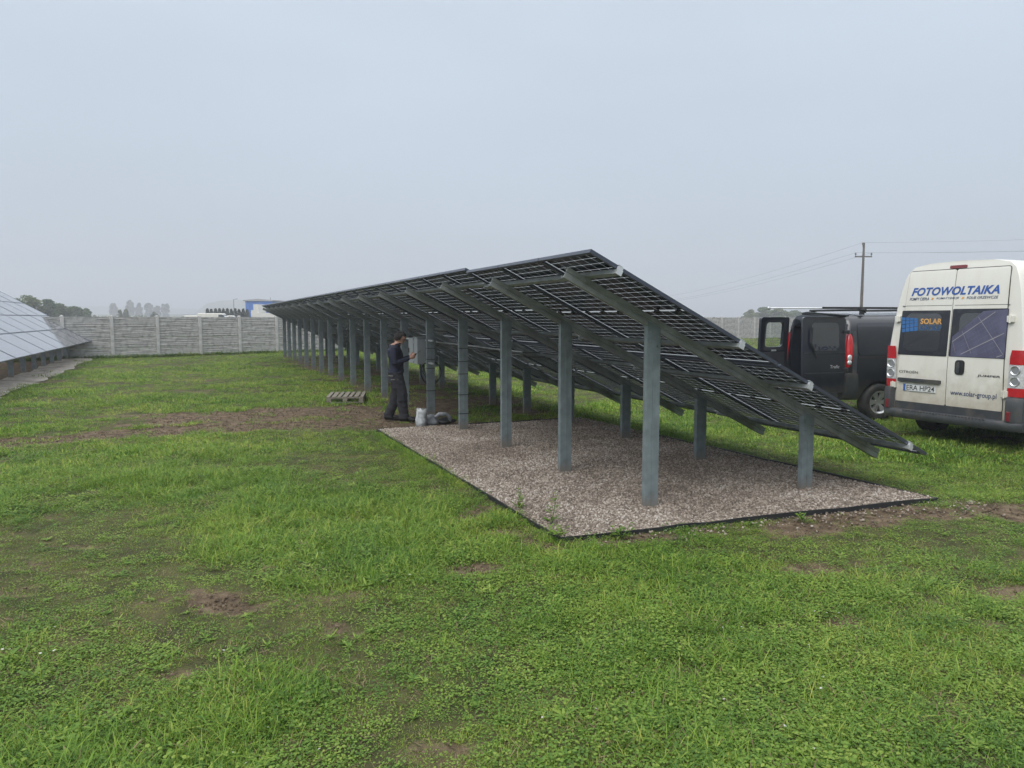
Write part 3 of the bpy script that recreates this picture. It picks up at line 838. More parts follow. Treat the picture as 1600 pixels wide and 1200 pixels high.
LM, WM, PIT = 2.325, 1.049, 1.06      # panel length, width, pitch
FRH = .034
def rail_mesh(name, s0, s1):        # sloping rafter, ribbed C section
    m = MB(); d, w = .105, .058
    pr = [(-w / 2, 0), (-w / 2, d * .38), (-w / 2 + .009, d * .45), (-w / 2 + .009, d * .55), (-w / 2, d * .62), (-w / 2, d), (w / 2, d), (w / 2, d - .02), (w / 2 - .004, d - .02), (w / 2 - .004, d - .004),
          (-w / 2 + .013, d - .004), (-w / 2 + .013, .004), (w / 2 - .004, .004), (w / 2 - .004, .02), (w / 2, .02), (w / 2, 0)]
    m.extrude(pr, sl(s0, 0, 0), sl(s1, 0, 0), EY, EP)
    # slotted end plate and bolts
    for s in (.34, 1.84, 2.80, 4.40):
        m.box(sl(s, .085, -.035), (.05, .012, .05), 0, SLOPE_ROT.to_matrix())
    return m.mesh(name, 'rail')
rafter_me = rail_mesh('rafter', .10, 4.62)
PUR = (.32, 1.82, 2.78, 4.38)
def frame_mesh():
    m = MB(); b = .012; f = .028
    for (x0, x1, y0, y1) in ((0, LM, 0, b), (0, LM, WM - b, WM), (0, b, b, WM - b), (LM - b, LM, b, WM - b)):
        m.box(((x0 + x1) / 2, (y0 + y1) / 2, FRH / 2), (x1 - x0, y1 - y0, FRH))
    for (x0, x1, y0, y1) in ((.012, LM - .012, b, f), (.012, LM - .012, WM - f, WM - b), (b, f, f, WM - f), (LM - f, LM - b, f, WM - f)):
        m.box(((x0 + x1) / 2, (y0 + y1) / 2, .0012), (x1 - x0, y1 - y0, .0022))
    return m.mesh('solar_panel', 'frame')
frame_me = frame_mesh()
m = MB(); m.add([(.012, .012, .0278), (LM - .012, .012, .0278), (LM - .012, WM - .012, .0278), (.012, WM - .012, .0278)], [(0, 1, 2, 3)]); lam_me = m.mesh('glass', 'laminate')
CW, CL = (WM - .024 - .05) / 6, (LM - .024 - .066) / 24
def cell_poly(cx, cy, g=.0068, ch=.010):
    a, b = CL / 2 - g / 2, CW / 2 - g / 2
    return [(cx - a, cy - b + ch), (cx - a + ch, cy - b), (cx + a, cy - b), (cx + a, cy + b), (cx - a + ch, cy + b), (cx - a, cy + b - ch)]
def cell_pos():
    for i in range(24):
        x = .012 + .020 + CL * (i + .5) + (.026 if i >= 12 else 0)
        for j in range(6): yield x, .012 + .025 + CW * (j + .5)
def add_cell(mb, cx, cy):
    p = cell_poly(cx, cy); mb.extrude(p, (0, 0, .0271), (0, 0, .0285), (1, 0, 0), (0, 1, 0))
m = MB()
for x, y in cell_pos(): add_cell(m, x, y)
cells_me = m.mesh('cell_grid', 'cell')
m = MB(); add_cell(m, 0, 0); cell_me = m.mesh('cell', 'cell')
m = MB(); m.box((0, 0, .017), (.045, .075, .014)); jbox_me = m.mesh('junction_box', 'black')
def add_panel(root, s, t, p, single=False, boxes=True):
    o = link('solar_panel', frame_me, root, sl(s, p, t), SLOPE_ROT)
    link('glass', lam_me, o)
    if single:
        for x, y in cell_pos(): link('cell', cell_me, o, (x, y, 0))
    else:
        tag(link('cell_grid', cells_me, o), kind='stuff')
    if boxes:
        for y in (.17, WM / 2, WM - .17): link('junction_box', jbox_me, o, (LM / 2, y, 0))
    return o
SP = 1.885
def table(label, ta, n_pan, posts, dz, near):
    root = row_frame('solar_array'); root.location.z = 0
    tag(root, label, 'solar array', 'tilted solar tables beside the gravel bed')
    for k in posts:
        t = k * SP
        link('rear_post', rear_post, root, (0, t, dz)); link('front_post', front_post, root, (2.018, t, dz))
        r = link('rafter', rafter_me, root, (0, t, dz))
    tb = ta + n_pan * PIT - .02
    for s in PUR:
        m = MB(); w, d = .05, .042
        a, b = ta - .03, tb + .03
        pr = [(-w / 2, 0), (w / 2, 0), (w / 2, d), (w / 2 - .015, d), (w / 2 - .015, d - .006), (-w / 2 + .015, d - .006), (-w / 2 + .015, d), (-w / 2, d)]
        m.extrude(pr, sl(s, .108, a), sl(s, .108, b), EX, EP)
        pu = m.build('purlin', 'rail', root); pu.location.z = dz
        for e, sg in ((a, 1), (b, -1)):
            m = MB(); m.box(sl(s, .129, e - .004 * sg), (.058, .008, .05), 0, SLOPE_ROT.to_matrix())
            m.box(sl(s, .165, e + .012 * sg), (.05, .028, .03), 0, SLOPE_ROT.to_matrix())
            m.box(sl(s, .192, e + .03 * sg), (.05, .03, .005), 0, SLOPE_ROT.to_matrix())
            c = m.build('end_clamp', 'clamp', root); c.location.z = dz
    for i in range(n_pan):
        for s in (0., LM + .035):
            add_panel(root, s, ta + i * PIT, .155, near and i == 0, boxes=i < 12).location.z += dz
    return root
tab1 = table('short solar table of three panel columns standing on the gravel bed', -.56, 3, (0, 1), 0, True)
tab2 = table('long solar table stretching from behind the gravel bed to the concrete fence', 2.66, 28, range(2, 18), .035, False)
# cable ties round the posts, cable run under the top rail
def ties(t, zs):
    for z in zs:
        m = MB(); m.box((0, t, z), (PW + .008, PD + .014, .012)); m.build('cable_tie', 'black', tab2)
ties(3 * SP, (.30, .62, .97, 1.18, 1.40)); ties(4 * SP, (.52, .95, 1.12, 1.33)); 
for n_, z_, sag in ((.55, 1.40, .05), (.62, 1.33, .03), (1.3, 1.02, .06)):
    pts = []
    for k in range(2, 18):
        for f in (0, .25, .5, .75):
            pts.append((n_, (k + f) * SP, z_ - sag * math.sin(math.pi * f) * random.uniform(.4, 1.4)))
    m = MB(); m.tube(pts, .007, 5); m.build('cable', 'black', tab2)
m = MB(); m.tube([(.3, 3.0 * SP, 1.42), (.3, 5 * SP, 1.43)], .012, 6); m.tube([(.34, 2.1 * SP, 1.40), (.34, 4.4 * SP, 1.42)], .010, 6); m.build('conduit', 'galv', tab2)

# ---- the older row on the left, seen along its glass
def left_row():
    tl = R(31); c2, s2 = math.cos(tl), math.sin(tl)
    LOWN, LOWZ, TEND = -8.5, .81, 35.7
    root = row_frame('solar_array')
    tag(root, 'solar array at the left edge with pale sky shining on its glass', 'solar array')
    W2, H2 = 2.28, 1.13
    m = MB(); b = .02
    for (x0, x1, y0, y1) in ((0, H2, 0, b), (0, H2, W2 - b, W2), (0, b, b, W2 - b), (H2 - b, H2, b, W2 - b)):
        m.box(((x0 + x1) / 2, (y0 + y1) / 2, .017), (x1 - x0, y1 - y0, .036))
    fme = m.mesh('solar_panel', 'frame')
    m = MB(); m.box((H2 / 2, W2 / 2, .027), (H2 - .04, W2 - .04, .006)); gme = m.mesh('glass', 'pvglass')
    rot = Euler((0, tl, 0))
    P2 = lambda s, p, t: Vector((LOWN - s * c2 + p * s2, t, LOWZ + s * s2 + p * c2))     # s measured up from the lower edge
    for r in range(4):
        for k in range(11):
            jit = random.uniform(-.004, .004)
            o = link('solar_panel', fme, root, P2((r + 1) * 1.145 - .01, .0 + jit, TEND - (k + 1) * 2.30), rot)
            o.rotation_euler = (random.uniform(-.002, .002), tl + random.uniform(-.002, .002), 0)
            link('glass', gme, o)
    for s in (.3, .85, 1.45, 2.0, 2.6, 3.15, 3.75, 4.3):
        m = MB(); m.bar(P2(s, -.03, TEND - 25.2), P2(s, -.03, TEND + .05), .05, .045); m.build('purlin', 'rail', root)
    for k in range(13):
        t = TEND - .3 - k * 1.93
        m = MB(); m.bar(P2(.15, -.105, t), P2(4.5, -.105, t), .06, .10); m.build('rafter', 'rail', root)
        for n_ in (-9.5, -11.55):
            s = (LOWN - n_) / c2; top = LOWZ + s * s2 - .18
            m = MB(); m.box((0, 0, top / 2 - .1), (.15, .062, top + .2)); o = m.build('post', 'steel', root); o.location = (n_, t, 0)
    # bare strip of fines along its foot
    m = MB(); vs = []; fs = []; NN = 60
    for i in range(NN + 1):
        t = 9 + 27.3 * i / NN
        for n_ in (-9.55 + .3 * (vnoise(t * 1.3, 5) - .5), -9.2, -8.95 + .1 * vnoise(t * 1.1, 2), -8.42 + .30 * (vnoise(t * 1.7, 8) - .5)):
            x, y = row_xy(t, n_); vs.append((x, y, float(ground_h(x, y)) + (.045 if n_ < -8.8 else .02)))
    for i in range(NN):
        for j in range(3): a = i * 4 + j; fs.append((a, a + 1, a + 5, a + 4))
    m.add(vs, fs); tag(m.build('gravel_strip', 'strip', None, True), kind='structure')
left_row()

# ================================================================== VANS
def text_geo(body, bold=0., shear=0., spacing=1.):
    cu = bpy.data.curves.new('lettering', 'FONT'); cu.body = body; cu.size = 1; cu.offset = bold; cu.shear = shear; cu.space_character = spacing
    cu.resolution_u = 4; cu.fill_mode = 'FRONT' if False else cu.fill_mode
    o = bpy.data.objects.new('lettering', cu); col.objects.link(o)
    dg = bpy.context.evaluated_depsgraph_get(); dg.update()
    me = bpy.data.meshes.new_from_object(o.evaluated_get(dg))
    vs = [v.co.copy() for v in me.vertices]; fs = [tuple(p.vertices) for p in me.polygons]
    bpy.data.objects.remove(o); bpy.data.meshes.remove(me); bpy.data.curves.remove(cu)
    return vs, fs
def lettering(body, mtl, fn, parent, bold=0., shear=0., spacing=1., name='lettering'):
    # fn maps (0..1 along, 0..1 up) to a point in the parent's frame
    vs, fs = text_geo(body, bold, shear, spacing)
    x0 = min(v.x for v in vs); x1 = max(v.x for v in vs); y0 = min(v.y for v in vs); y1 = max(v.y for v in vs)
    return me_obj(name, [fn((v.x - x0) / (x1 - x0), (v.y - y0) / (y1 - y0)) for v in vs], fs, mtl, parent)

def body_mesh(zs, ws, u_r, stations, cavity=None):
    """rings of the half profile mirrored; stations = (u, dw, zc) after three rounded rear rings"""
    K = len(zs); zt = zs[-1]
    rings = []
    for du, dw in ((0, .045), (.03, .012), (.09, 0)):
        rings.append([(u_r(z) + du, max(w - dw, 0), z) for z, w in zip(zs, ws)])
    for (u, dw, zc) in stations:
        r = []
        for z, w in zip(zs, ws):
            lean = u_r(z) * max(0, 1 - u / .6)
            zz = z if z < 1.0 else 1.0 + (z - 1.0) * (zc - 1.0) / (zt - 1.0)
            r.append((u + lean, max(w - dw, 0), zz))
        rings.append(r)
    vs = []; fs = []; n = 2 * K - 1                       # left side bottom..top centre..right side bottom
    for r in rings:
        vs += [(u, w, z) for u, w, z in r] + [(u, -w, z) for u, w, z in reversed(r[:-1])]
    for i in range(len(rings) - 1):
        for k in range(n):
            k2 = (k + 1) % n
            fs.append((i * n + k, i * n + k2, (i + 1) * n + k2, (i + 1) * n + k))
    b = (len(rings) - 1) * n
    def cap(b, rev):
        for k in range(K - 1):
            q = (b + k, b + k + 1, b + n - 2 - k, b + n - 1 - k)
            q = tuple(dict.fromkeys(q)); fs.append(q[::-1] if rev else q)
    cap(b, True)
    if cavity is None: cap(0, False)
    else:
        w_in, z0, z1, depth = cavity
        b0 = len(vs)
        inner = []
        for k in range(K):
            z = z0 + (z1 - z0) * k / (K - 1) if k else z0
            z = min(max(zs[k], z0), z1) if 0 < k < K - 1 else (z0 if k == 0 else z1)
            w = min(w_in, max(ws[k] - .09, 0)) if k < K - 1 else 0
            if 0 < k < K - 1 and zs[k] > z1: w = w_in * .6
            inner.append((u_r(z), w, z))
        for dep in (0., depth):
            vs += [(u + dep, w, z) for u, w, z in inner] + [(u + dep, -w, z) for u, w, z in reversed(inner[:-1])]
        for k in range(n):
            k2 = (k + 1) % n
            fs.append((k, b0 + k, b0 + k2, k2))
            fs.append((b0 + k, b0 + n + k, b0 + n + k2, b0 + k2))
        cap(b0 + n, False)
    return vs, fs
def cut_arches(o, arches, r, v_in, v_out):
    cut = MB()
    for u in arches:
        for sg in (-1, 1):
            N = 28; vs = []
            for vv in (v_in * sg, v_out * sg):
                vs += [(u + r * math.cos(2 * math.pi * k / N), vv, .30 + r * math.sin(2 * math.pi * k / N)) for k in range(N)]
            f = [(k, (k + 1) % N, N + (k + 1) % N, N + k) for k in range(N)] + [tuple(range(N - 1, -1, -1)), tuple(range(N, 2 * N))]
            cut.add(vs, f)
    c = cut.build('arch_cutter', 'black'); 
    bm = bmesh.new(); bm.from_mesh(c.data); bmesh.ops.recalc_face_normals(bm, faces=bm.faces); bm.to_mesh(c.data); bm.free()
    c.matrix_world = Matrix.Identity(4)
    par, o.parent = o.parent, None
    md = o.modifiers.new('arches', 'BOOLEAN'); md.operation = 'DIFFERENCE'; md.object = c; md.solver = 'EXACT'
    bake_mods(o); bpy.data.objects.remove(c); o.parent = par
    return o
def patch(fn, va, vb, z0, z1, rc=.0, th=.012, rows=None, cols=4):
    """rounded panel on a surface: fn(v, z, off); va, vb = (bottom, top) side limits"""
    m = MB(); vs = []; fs = []
    zz = set(np.linspace(z0, z1, 9))
    if rc:
        for a in np.linspace(0, math.pi / 2, 5): zz |= {z0 + rc * (1 - math.cos(a)), z1 - rc * (1 - math.cos(a))}
    zz = sorted(zz)
    C = cols + 1
    for off in (0, -th):
        for z in zz:
            f = (z - z0) / (z1 - z0)
            a = va[0] + (va[1] - va[0]) * f; b = vb[0] + (vb[1] - vb[0]) * f
            dz = min(z - z0, z1 - z); ins = 0
            if rc and dz < rc: ins = rc - math.sqrt(max(rc * rc - (rc - dz) ** 2, 0))
            sgn = 1 if a > b else -1
            a -= sgn * ins; b += sgn * ins
            for i in range(C): vs.append(fn(a + (b - a) * i / cols, z, off))
    n = len(zz); Q = n * C
    for j in range(n - 1):
        for i in range(cols):
            k = j * C + i; fs.append((k, k + 1, k + C + 1, k + C))
        k = j * C; fs.append((k, k + C, Q + k + C, Q + k)); k = j * C + cols; fs.append((k, Q + k, Q + k + C, k + C))
    for i in range(cols):
        fs.append((i, Q + i, Q + i + 1, i + 1)); k = (n - 1) * C + i; fs.append((k, k + 1, Q + k + 1, Q + k))
    m.add(vs, fs)
    return m
def wheel(root, u, v, r, side, width=.2, spokes=7):
    m = MB(); w = width
    prof = [(r * .62, 0), (r * .66, -.012), (r * .9, -.016), (r * .97, 0.0), (r, .03), (r, w - .03), (r * .96, w), (r * .62, w)]
    m.lathe([(a, b * side * -1) for a, b in prof], (0, 0, 0), 'y', 36)
    t = m.build('wheel', 'rubber', root, True); autosmooth(t, 40); t.location = (u, v, r - .012)
    m = MB(); s = -side
    m.lathe([(0, .035 * s), (r * .16, .03 * s), (r * .2, .045 * s)], (0, 0, 0), 'y', 28)
    m.lathe([(r * .52, .02 * s), (r * .60, -.004 * s), (r * .66, -.002 * s), (r * .66, .02 * s)], (0, 0, 0), 'y', 36)
    for k in range(spokes):
        a = 2 * math.pi * k / spokes; 
        d = Vector((math.cos(a), 0, math.sin(a))); q = Vector((-math.sin(a), 0, math.cos(a)))
        P = lambda rr, ww, hh: d * rr + q * ww + Vector((0, hh * s, 0))
        i, o_ = r * .14, r * .57
        m.add([P(i, -.026, .03), P(i, .026, .03), P(o_, .052, .012), P(o_, -.052, .012), P(i, -.03, .06), P(i, .03, .06), P(o_, .06, .05), P(o_, -.06, .05)],
              [(0, 1, 2, 3), (0, 3, 7, 4), (1, 5, 6, 2), (2, 6, 7, 3)])
    autosmooth(m.build('rim', 'rim', t), 30)
    m = MB(); m.lathe([(0, .075 * s), (r * .63, .075 * s)], (0, 0, 0), 'y', 28); m.build('brake_disc', 'black', t)
    return t

# ---------------------------------------------------------------- white panel van
def white_van():
    root = empty('panel_van', (6.17, 10.63, .12), R(25))
    tag(root, 'white high roof panel van with blue and orange lettering on its rear doors', 'van')
    ZR = [.3, 1., 1.3, 2., 2.4, 2.55]; UR = [0, 0, .009, .059, .10, .136]
    u_r = lambda z: float(np.interp(z, ZR, UR))
    RS = lambda v, z, off=0.: (u_r(z) - off, v, z)
    zs = [.34, .55, .9, 1.3, 1.6, 1.9, 2.15, 2.35, 2.46, 2.53, 2.57, 2.585]
    ws = [.97, 1.0, 1.025, 1.025, .995, .955, .915, .865, .815, .73, .5, 0]
    vs, fs = body_mesh(zs, ws, u_r, [(.6, 0, 2.585), (1.6, -.005, 2.59), (2.6, -.005, 2.585), (3.3, 0, 2.54), (3.75, .02, 2.40), (4.05, .03, 1.95), (4.35, .05, 1.45), (4.75, .09, 1.22), (4.93, .16, 1.05), (4.98, .25, 1.0)])
    b = me_obj('body', vs, fs, 'vanwhite', root); autosmooth(b, 60)
    cut_arches(b, (.95, 3.95), .40, .72, 1.2)
    for p in b.data.polygons: p.use_smooth = True
    autosmooth(b, 40)
    part = lambda name, mtl, pb, par=root, sm=25: autosmooth(pb.build(name, mtl, par), sm)
    # dark gap lines, then the two doors
    part('door_seal', 'black', patch(RS2(RS, .004), (.835, .76), (-.775, -.725), .535, 2.475, .04))
    dL = part('rear_door', 'vanwhite', patch(RS2(RS, .012), (.828, .752), (.036, .031), .54, 2.465, .03))
    dR = part('rear_door', 'vanwhite', patch(RS2(RS, .012), (.026, .021), (-.768, -.715), .54, 2.465, .03))
    dL['label'] = 'left rear door with solar group logo and number plate'; dR['label'] = 'right rear door with handle and printed window'
    wl = part('window', 'blackfoil', patch(RS2(RS, .016), (.826, .812), (.052, .050), 1.238, 1.892, .015), dL)
    wr = part('window', 'blackfoil', patch(RS2(RS, .016), (.018, .014), (-.765, -.752), 1.245, 1.91, .015), dR)
    part('pane', 'darkglass', patch(RS2(RS, .019), (.745, .735), (.165, .17), 1.30, 1.85, .09), dL)
    part('pane', 'darkglass', patch(RS2(RS, .019), (-.10, -.10), (-.68, -.67), 1.30, 1.85, .09), dR)
    # crease line above the windows
    for d, a, c in ((dL, .84, .04), (dR, .018, -.76)): part('crease', 'greyplastic', patch(RS2(RS, .0135), (a - .02, a - .02), (c, c), 1.958, 1.964), d)
    # printed solar panel picture on the right window
    m = MB(); P = lambda v, z, o=.021: RS(v, z, o)
    m.add([P(-.012, 1.25), P(-.76, 1.25), P(-.752, 1.90), P(-.424, 1.875), P(-.012, 1.52)], [(0, 1, 2, 3, 4)])
    pr = m.build('window_print', 'print_purple', dR)
    m = MB()
    clip = lambda v: 1.90 if v < -.424 else 1.52 + (1.875 - 1.52) * ((v + .012) / (-.412))
    def line(v0, z0, v1, z1, w, mi):
        n = 12; pts = []
        for k in range(n + 1):
            f = k / n; v = v0 + (v1 - v0) * f; z = z0 + (z1 - z0) * f
            if -.75 < v < -.02 and 1.256 < z < clip(v) - .004: pts.append((v, z))
        for a, c in zip(pts, pts[1:]):
            m.add([P(a[0], a[1] - w, .0225), P(c[0], c[1] - w, .0225), P(c[0], c[1] + w, .0225), P(a[0], a[1] + w, .0225)], [(0, 1, 2, 3)], mi)
    for k in range(-6, 16): line(0.05, 1.0 + k * .055, -.80, 1.42 + k * .075, .0014, 1)
    for k in range(-4, 22): line(-.1 - k * .045 + .2, 1.95, -.42 - k * .045 + .2 - .06, 1.15, .0014, 1)
    for a, c in ((1.17, 1.62), (1.40, 2.02), (.98, 1.32)): line(.05, a, -.80, c, .006, 0)
    for a, c in ((-.05, -.36), (-.36, -.82), (.1, -.12)): line(a, 1.80, c, 1.2, .005, 0)
    m.build('print_lines', ['print_line', 'print_fine'], pr)
    # lettering
    T = lambda v0, v1, z0, z1, off=.0155: (lambda x, y: RS(v0 + (v1 - v0) * x, z0 + (z1 - z0) * y, off))
    lettering('FOTOWOLTAIKA', 'blue', T(.69, -.61, 2.105, 2.225), root, .035, .28, 1.02)
    lettering('POMPY CIEPŁA', 'navy', T(.71, .40, 2.040, 2.082), root, .012, .2)
    lettering('KLIMATYZACJE', 'navy', T(.285, -.055, 2.042, 2.078), root, .012, .2)
    lettering('FOLIE GRZEWCZE', 'navy', T(-.165, -.60, 2.044, 2.080), root, .012, .2)
    for v in (.345, -.11):
        m = MB(); m.add([RS(v + .02, 2.047, .0155), RS(v - .012, 2.047, .0155), RS(v - .02, 2.075, .0155), RS(v + .012, 2.075, .0155)], [(0, 1, 2, 3)]); m.build('lettering', 'orange', root)
    lettering('SOLAR', 'orange', T(.495, .16, 1.695, 1.775, .0225), root, .03)
    lettering('GROUP', 'faint_blue', T(.495, .155, 1.602, 1.68, .0225), root, .02)
    lettering('www.solar-group.pl', 'navy', T(-.04, -.69, .685, .775), root, .012)
    lettering('CITROËN', 'chrome', T(.785, .475, .968, 1.012), root, .012, 0, 1.0, 'badge')
    lettering('JUMPER', 'chrome', T(-.412, -.725, .982, 1.018), root, .02, .1, 1.0, 'badge')
    m = MB()                                            # logo: curved sheet of four by four cells
    for i in range(4):
        for j in range(4):
            def q(a, c):
                a = a / 4; c = c / 4
                bow = .03 * math.sin(math.pi * c)
                return RS(.80 - .27 * a + .02 * (c - .5) , 1.565 + .235 * c * (1 - .22 * a) + .03 * a + bow * a, .0225)
            m.add([q(i + .06, j + .06), q(i + .92, j + .06), q(i + .92, j + .92), q(i + .06, j + .92)], [(0, 1, 2, 3)])
    m.build('logo', 'logo_blue', root)
    # number plate, lamp bar, handle, hinges
    part('plate_lamp_bar', 'greyplastic', patch(RS2(RS, .045), (.785, .785), (.108, .108), .842, .895, .012, .04))
    pl = part('number_plate', 'plate', patch(RS2(RS, .020), (.705, .705), (.180, .180), .702, .812, .008))
    lettering('ERA HP24', 'platetext', T(.645, .20, .722, .794, .022), pl, .008)
    m = MB(); m.add([RS(.70, .706, .0215), RS(.662, .706, .0215), RS(.662, .808, .0215), RS(.70, .808, .0215)], [(0, 1, 2, 3)]); m.build('country_band', 'blue', pl)
    m = MB()
    for a, c in (((.702, .705), (.183, .709)), ((.702, .806), (.183, .810))): m.add([RS(a[0], a[1], .0215), RS(c[0], a[1], .0215), RS(c[0], c[1], .0215), RS(a[0], c[1], .0215)], [(0, 1, 2, 3)])
    m.build('plate_border', 'platetext', pl)
    hd = part('door_handle', 'black', patch(RS2(RS, .022), (-.088, -.088), (-.225, -.225), .995, 1.20, .045, .03))
    part('handle_grip', 'greyplastic', patch(RS2(RS, .034), (-.115, -.115), (-.16, -.16), 1.02, 1.17, .02, .03), hd)
    for v in (.865, -.80):
        for z in (1.77, .78):
            m = MB(); m.box(RS(v, z, .02), (.05, .085, .085)); m.tube([RS(v, z - .055, .045), RS(v, z + .055, .045)], .013, 8); bevel(m.build('hinge', 'vanwhite', root), .008)
    part('brake_light', 'darkred', patch(RS2(RS, .02), (.14, .14), (-.105, -.105), 2.478, 2.522, .015, .03))
    # rear lamps wrap the corners
    for sg in (1, -1):
        top, bot = 1.365, .755
        def lamp(za, zb, inn0, inn1, off, mtl, par, nm):
            m = MB(); vs = []; fs = []; nr = 6
            for i in range(nr + 1):
                z = za + (zb - za) * i / nr; f = (z - bot) / (top - bot); inn = .825 + .02 * f
                W = np.interp(z, zs, ws)
                ins = .05 * max(0, f - .85) / .15
                row = [(-.012 - off, inn + ins * .3), (-.016 - off, inn + .07), (-.010 - off, W - .035), (.03 - off * .5, W + .004 + off), (.10, W + .010 + off), (.16 - ins, W + .006 + off), (.16 - ins, W - .03)]
                vs += [(u, v * sg, z) for u, v in row]
            c = 7
            for i in range(nr):
                for k in range(c - 1): fs.append((i * c + k, i * c + k + 1, (i + 1) * c + k + 1, (i + 1) * c + k))
            fs.append(tuple(range(c))); fs.append(tuple(nr * c + k for k in range(c)))
            m.add(vs, fs); return autosmooth(m.build(nm, mtl, par), 50)
        L = lamp(1.175, 1.365, 0, 0, .010, 'redlens', root, 'tail_lamp')
        lamp(.87, 1.172, 0, 0, .008, 'clearlens', L, 'clear_lens'); lamp(.755, .867, 0, 0, .010, 'redlens', L, 'red_lens')
        for z in (1.10, .955):
            m = MB(); m.lathe([(0, -.022), (.045, -.022), (.058, -.034), (.066, -.016)], (-.004, .92 * sg, z), 'x', 20); autosmooth(m.build('bulb_reflector', 'rim', L), 40)
    # bumper: corners, lower door trim, step
    part('door_trim', 'greyplastic', patch(RS2(RS, .016), (.83, .83), (-.77, -.77), .415, .545, .01, .03))
    m = MB(); vs = []; fs = []
    rowp = [(-.13, 0), (-.13, .5), (-.12, .80), (-.085, .955), (-.0, 1.035), (.30, 1.035), (.55, 1.02)]
    for z, d in ((.30, .03), (.34, 0), (.405, 0), (.43, .02), (.432, .06)):
        vs += [(u + d * (1 if u < .0 else 0), (v - d * .4 if v > .9 else v), z) for u, v in reversed(rowp)] + [(u + d * (1 if u < 0 else 0), -(v - d * .4 if v > .9 else v), z) for u, v in rowp[1:]]
    c = 2 * len(rowp) - 1
    for i in range(4):
        for k in range(c - 1): fs.append((i * c + k, i * c + k + 1, (i + 1) * c + k + 1, (i + 1) * c + k))
    b0 = 4 * c
    for k in range(c // 2): fs.append((b0 + k, b0 + k + 1, b0 + c - 2 - k, b0 + c - 1 - k) if k + 1 != c - 2 - k else (b0 + k, b0 + k + 1, b0 + c - 1 - k))
    m.add(vs, fs); bp = autosmooth(m.build('bumper', 'greyplastic', root), 40)
    for sg in (1, -1):
        m = MB(); vs = []; fs = []
        row = [(-.02, .835), (-.10, .86), (-.09, .95), (-.01, 1.032), (.22, 1.036), (.40, 1.03)]
        for z in (.425, .55, .68, .74, .752):
            k = 0 if z < .7 else (.02 if z < .745 else .05)
            vs += [(u + k if u < 0 else u, (v - k * .3) * sg, z) for u, v in row]
        for i in range(4):
            for q in range(5): fs.append((i * 6 + q, i * 6 + q + 1, (i + 1) * 6 + q + 1, (i + 1) * 6 + q))
        m.add(vs, fs); bc = autosmooth(m.build('bumper_corner', 'greyplastic', root), 40)
        m = MB(); m.box((-.098, .905 * sg, .50), (.014, .055, .13)); bevel(m.build('reflector', 'darkred', bc), .006)
    m = MB()
    for k in range(26): m.box((-.132, .60 - k * .048, .425), (.012, .02, .012))
    m.build('step_tread', 'black', root)
    for u in (.95, 3.95):
        for sg in (1, -1): wheel(root, u, .985 * sg, .335, sg)
    # sides: rub strip, cab windows, lettering on the left flank
    for sg in (1, -1):
        S = lambda u, z, off=0.: (u, sg * (float(np.interp(z, zs, ws)) + .004 + off), z)
        part('rub_strip', 'greyplastic', patch(RS2(S, .012), (1.42, 1.42), (3.5, 3.5), .60, .70, .02, .03))
        part('cab_window', 'darkglass', patch(RS2(S, .006), (3.35, 3.40), (4.10, 3.80), 1.32, 1.95, .05))
        part('sill', 'greyplastic', patch(RS2(S, .010), (1.40, 1.40), (3.5, 3.5), .345, .42, .0, .03))
    SL = lambda x, y: (1.62 - 1.60 * x, float(np.interp(1.30 + .16 * y, zs, ws)) + .012, 1.30 + .16 * y)
    lettering('FOTOWOLTAIKA', 'blue', SL, root, .035, 0)
    SRt = lambda x, y: (.6 + 2.2 * x, -float(np.interp(1.5 + .22 * y, zs, ws)) - .012, 1.5 + .22 * y)
    m = MB()
    m.add([(3.80, .80, 2.28), (3.80, -.80, 2.28), (4.32, -.86, 1.52), (4.32, .86, 1.52)], [(0, 1, 2, 3)])
    m.v = [(u + .03, v, z + .03) for u, v, z in m.v]; m.build('windscreen', 'darkglass', root)
    m = MB(); m.box((2.4, 0, .42), (4.4, 1.5, .14)); m.build('underbody', 'black', root)
    m = MB(); m.tube([(.2, -.45, .33), (1.2, -.45, .36)], .035, 8); m.box((.55, .1, .36), (.6, .6, .16)); m.build('exhaust', 'black', root)
    return root
def RS2(f, d):
    return lambda v, z, off=0.: f(v, z, d + off)
white_van()

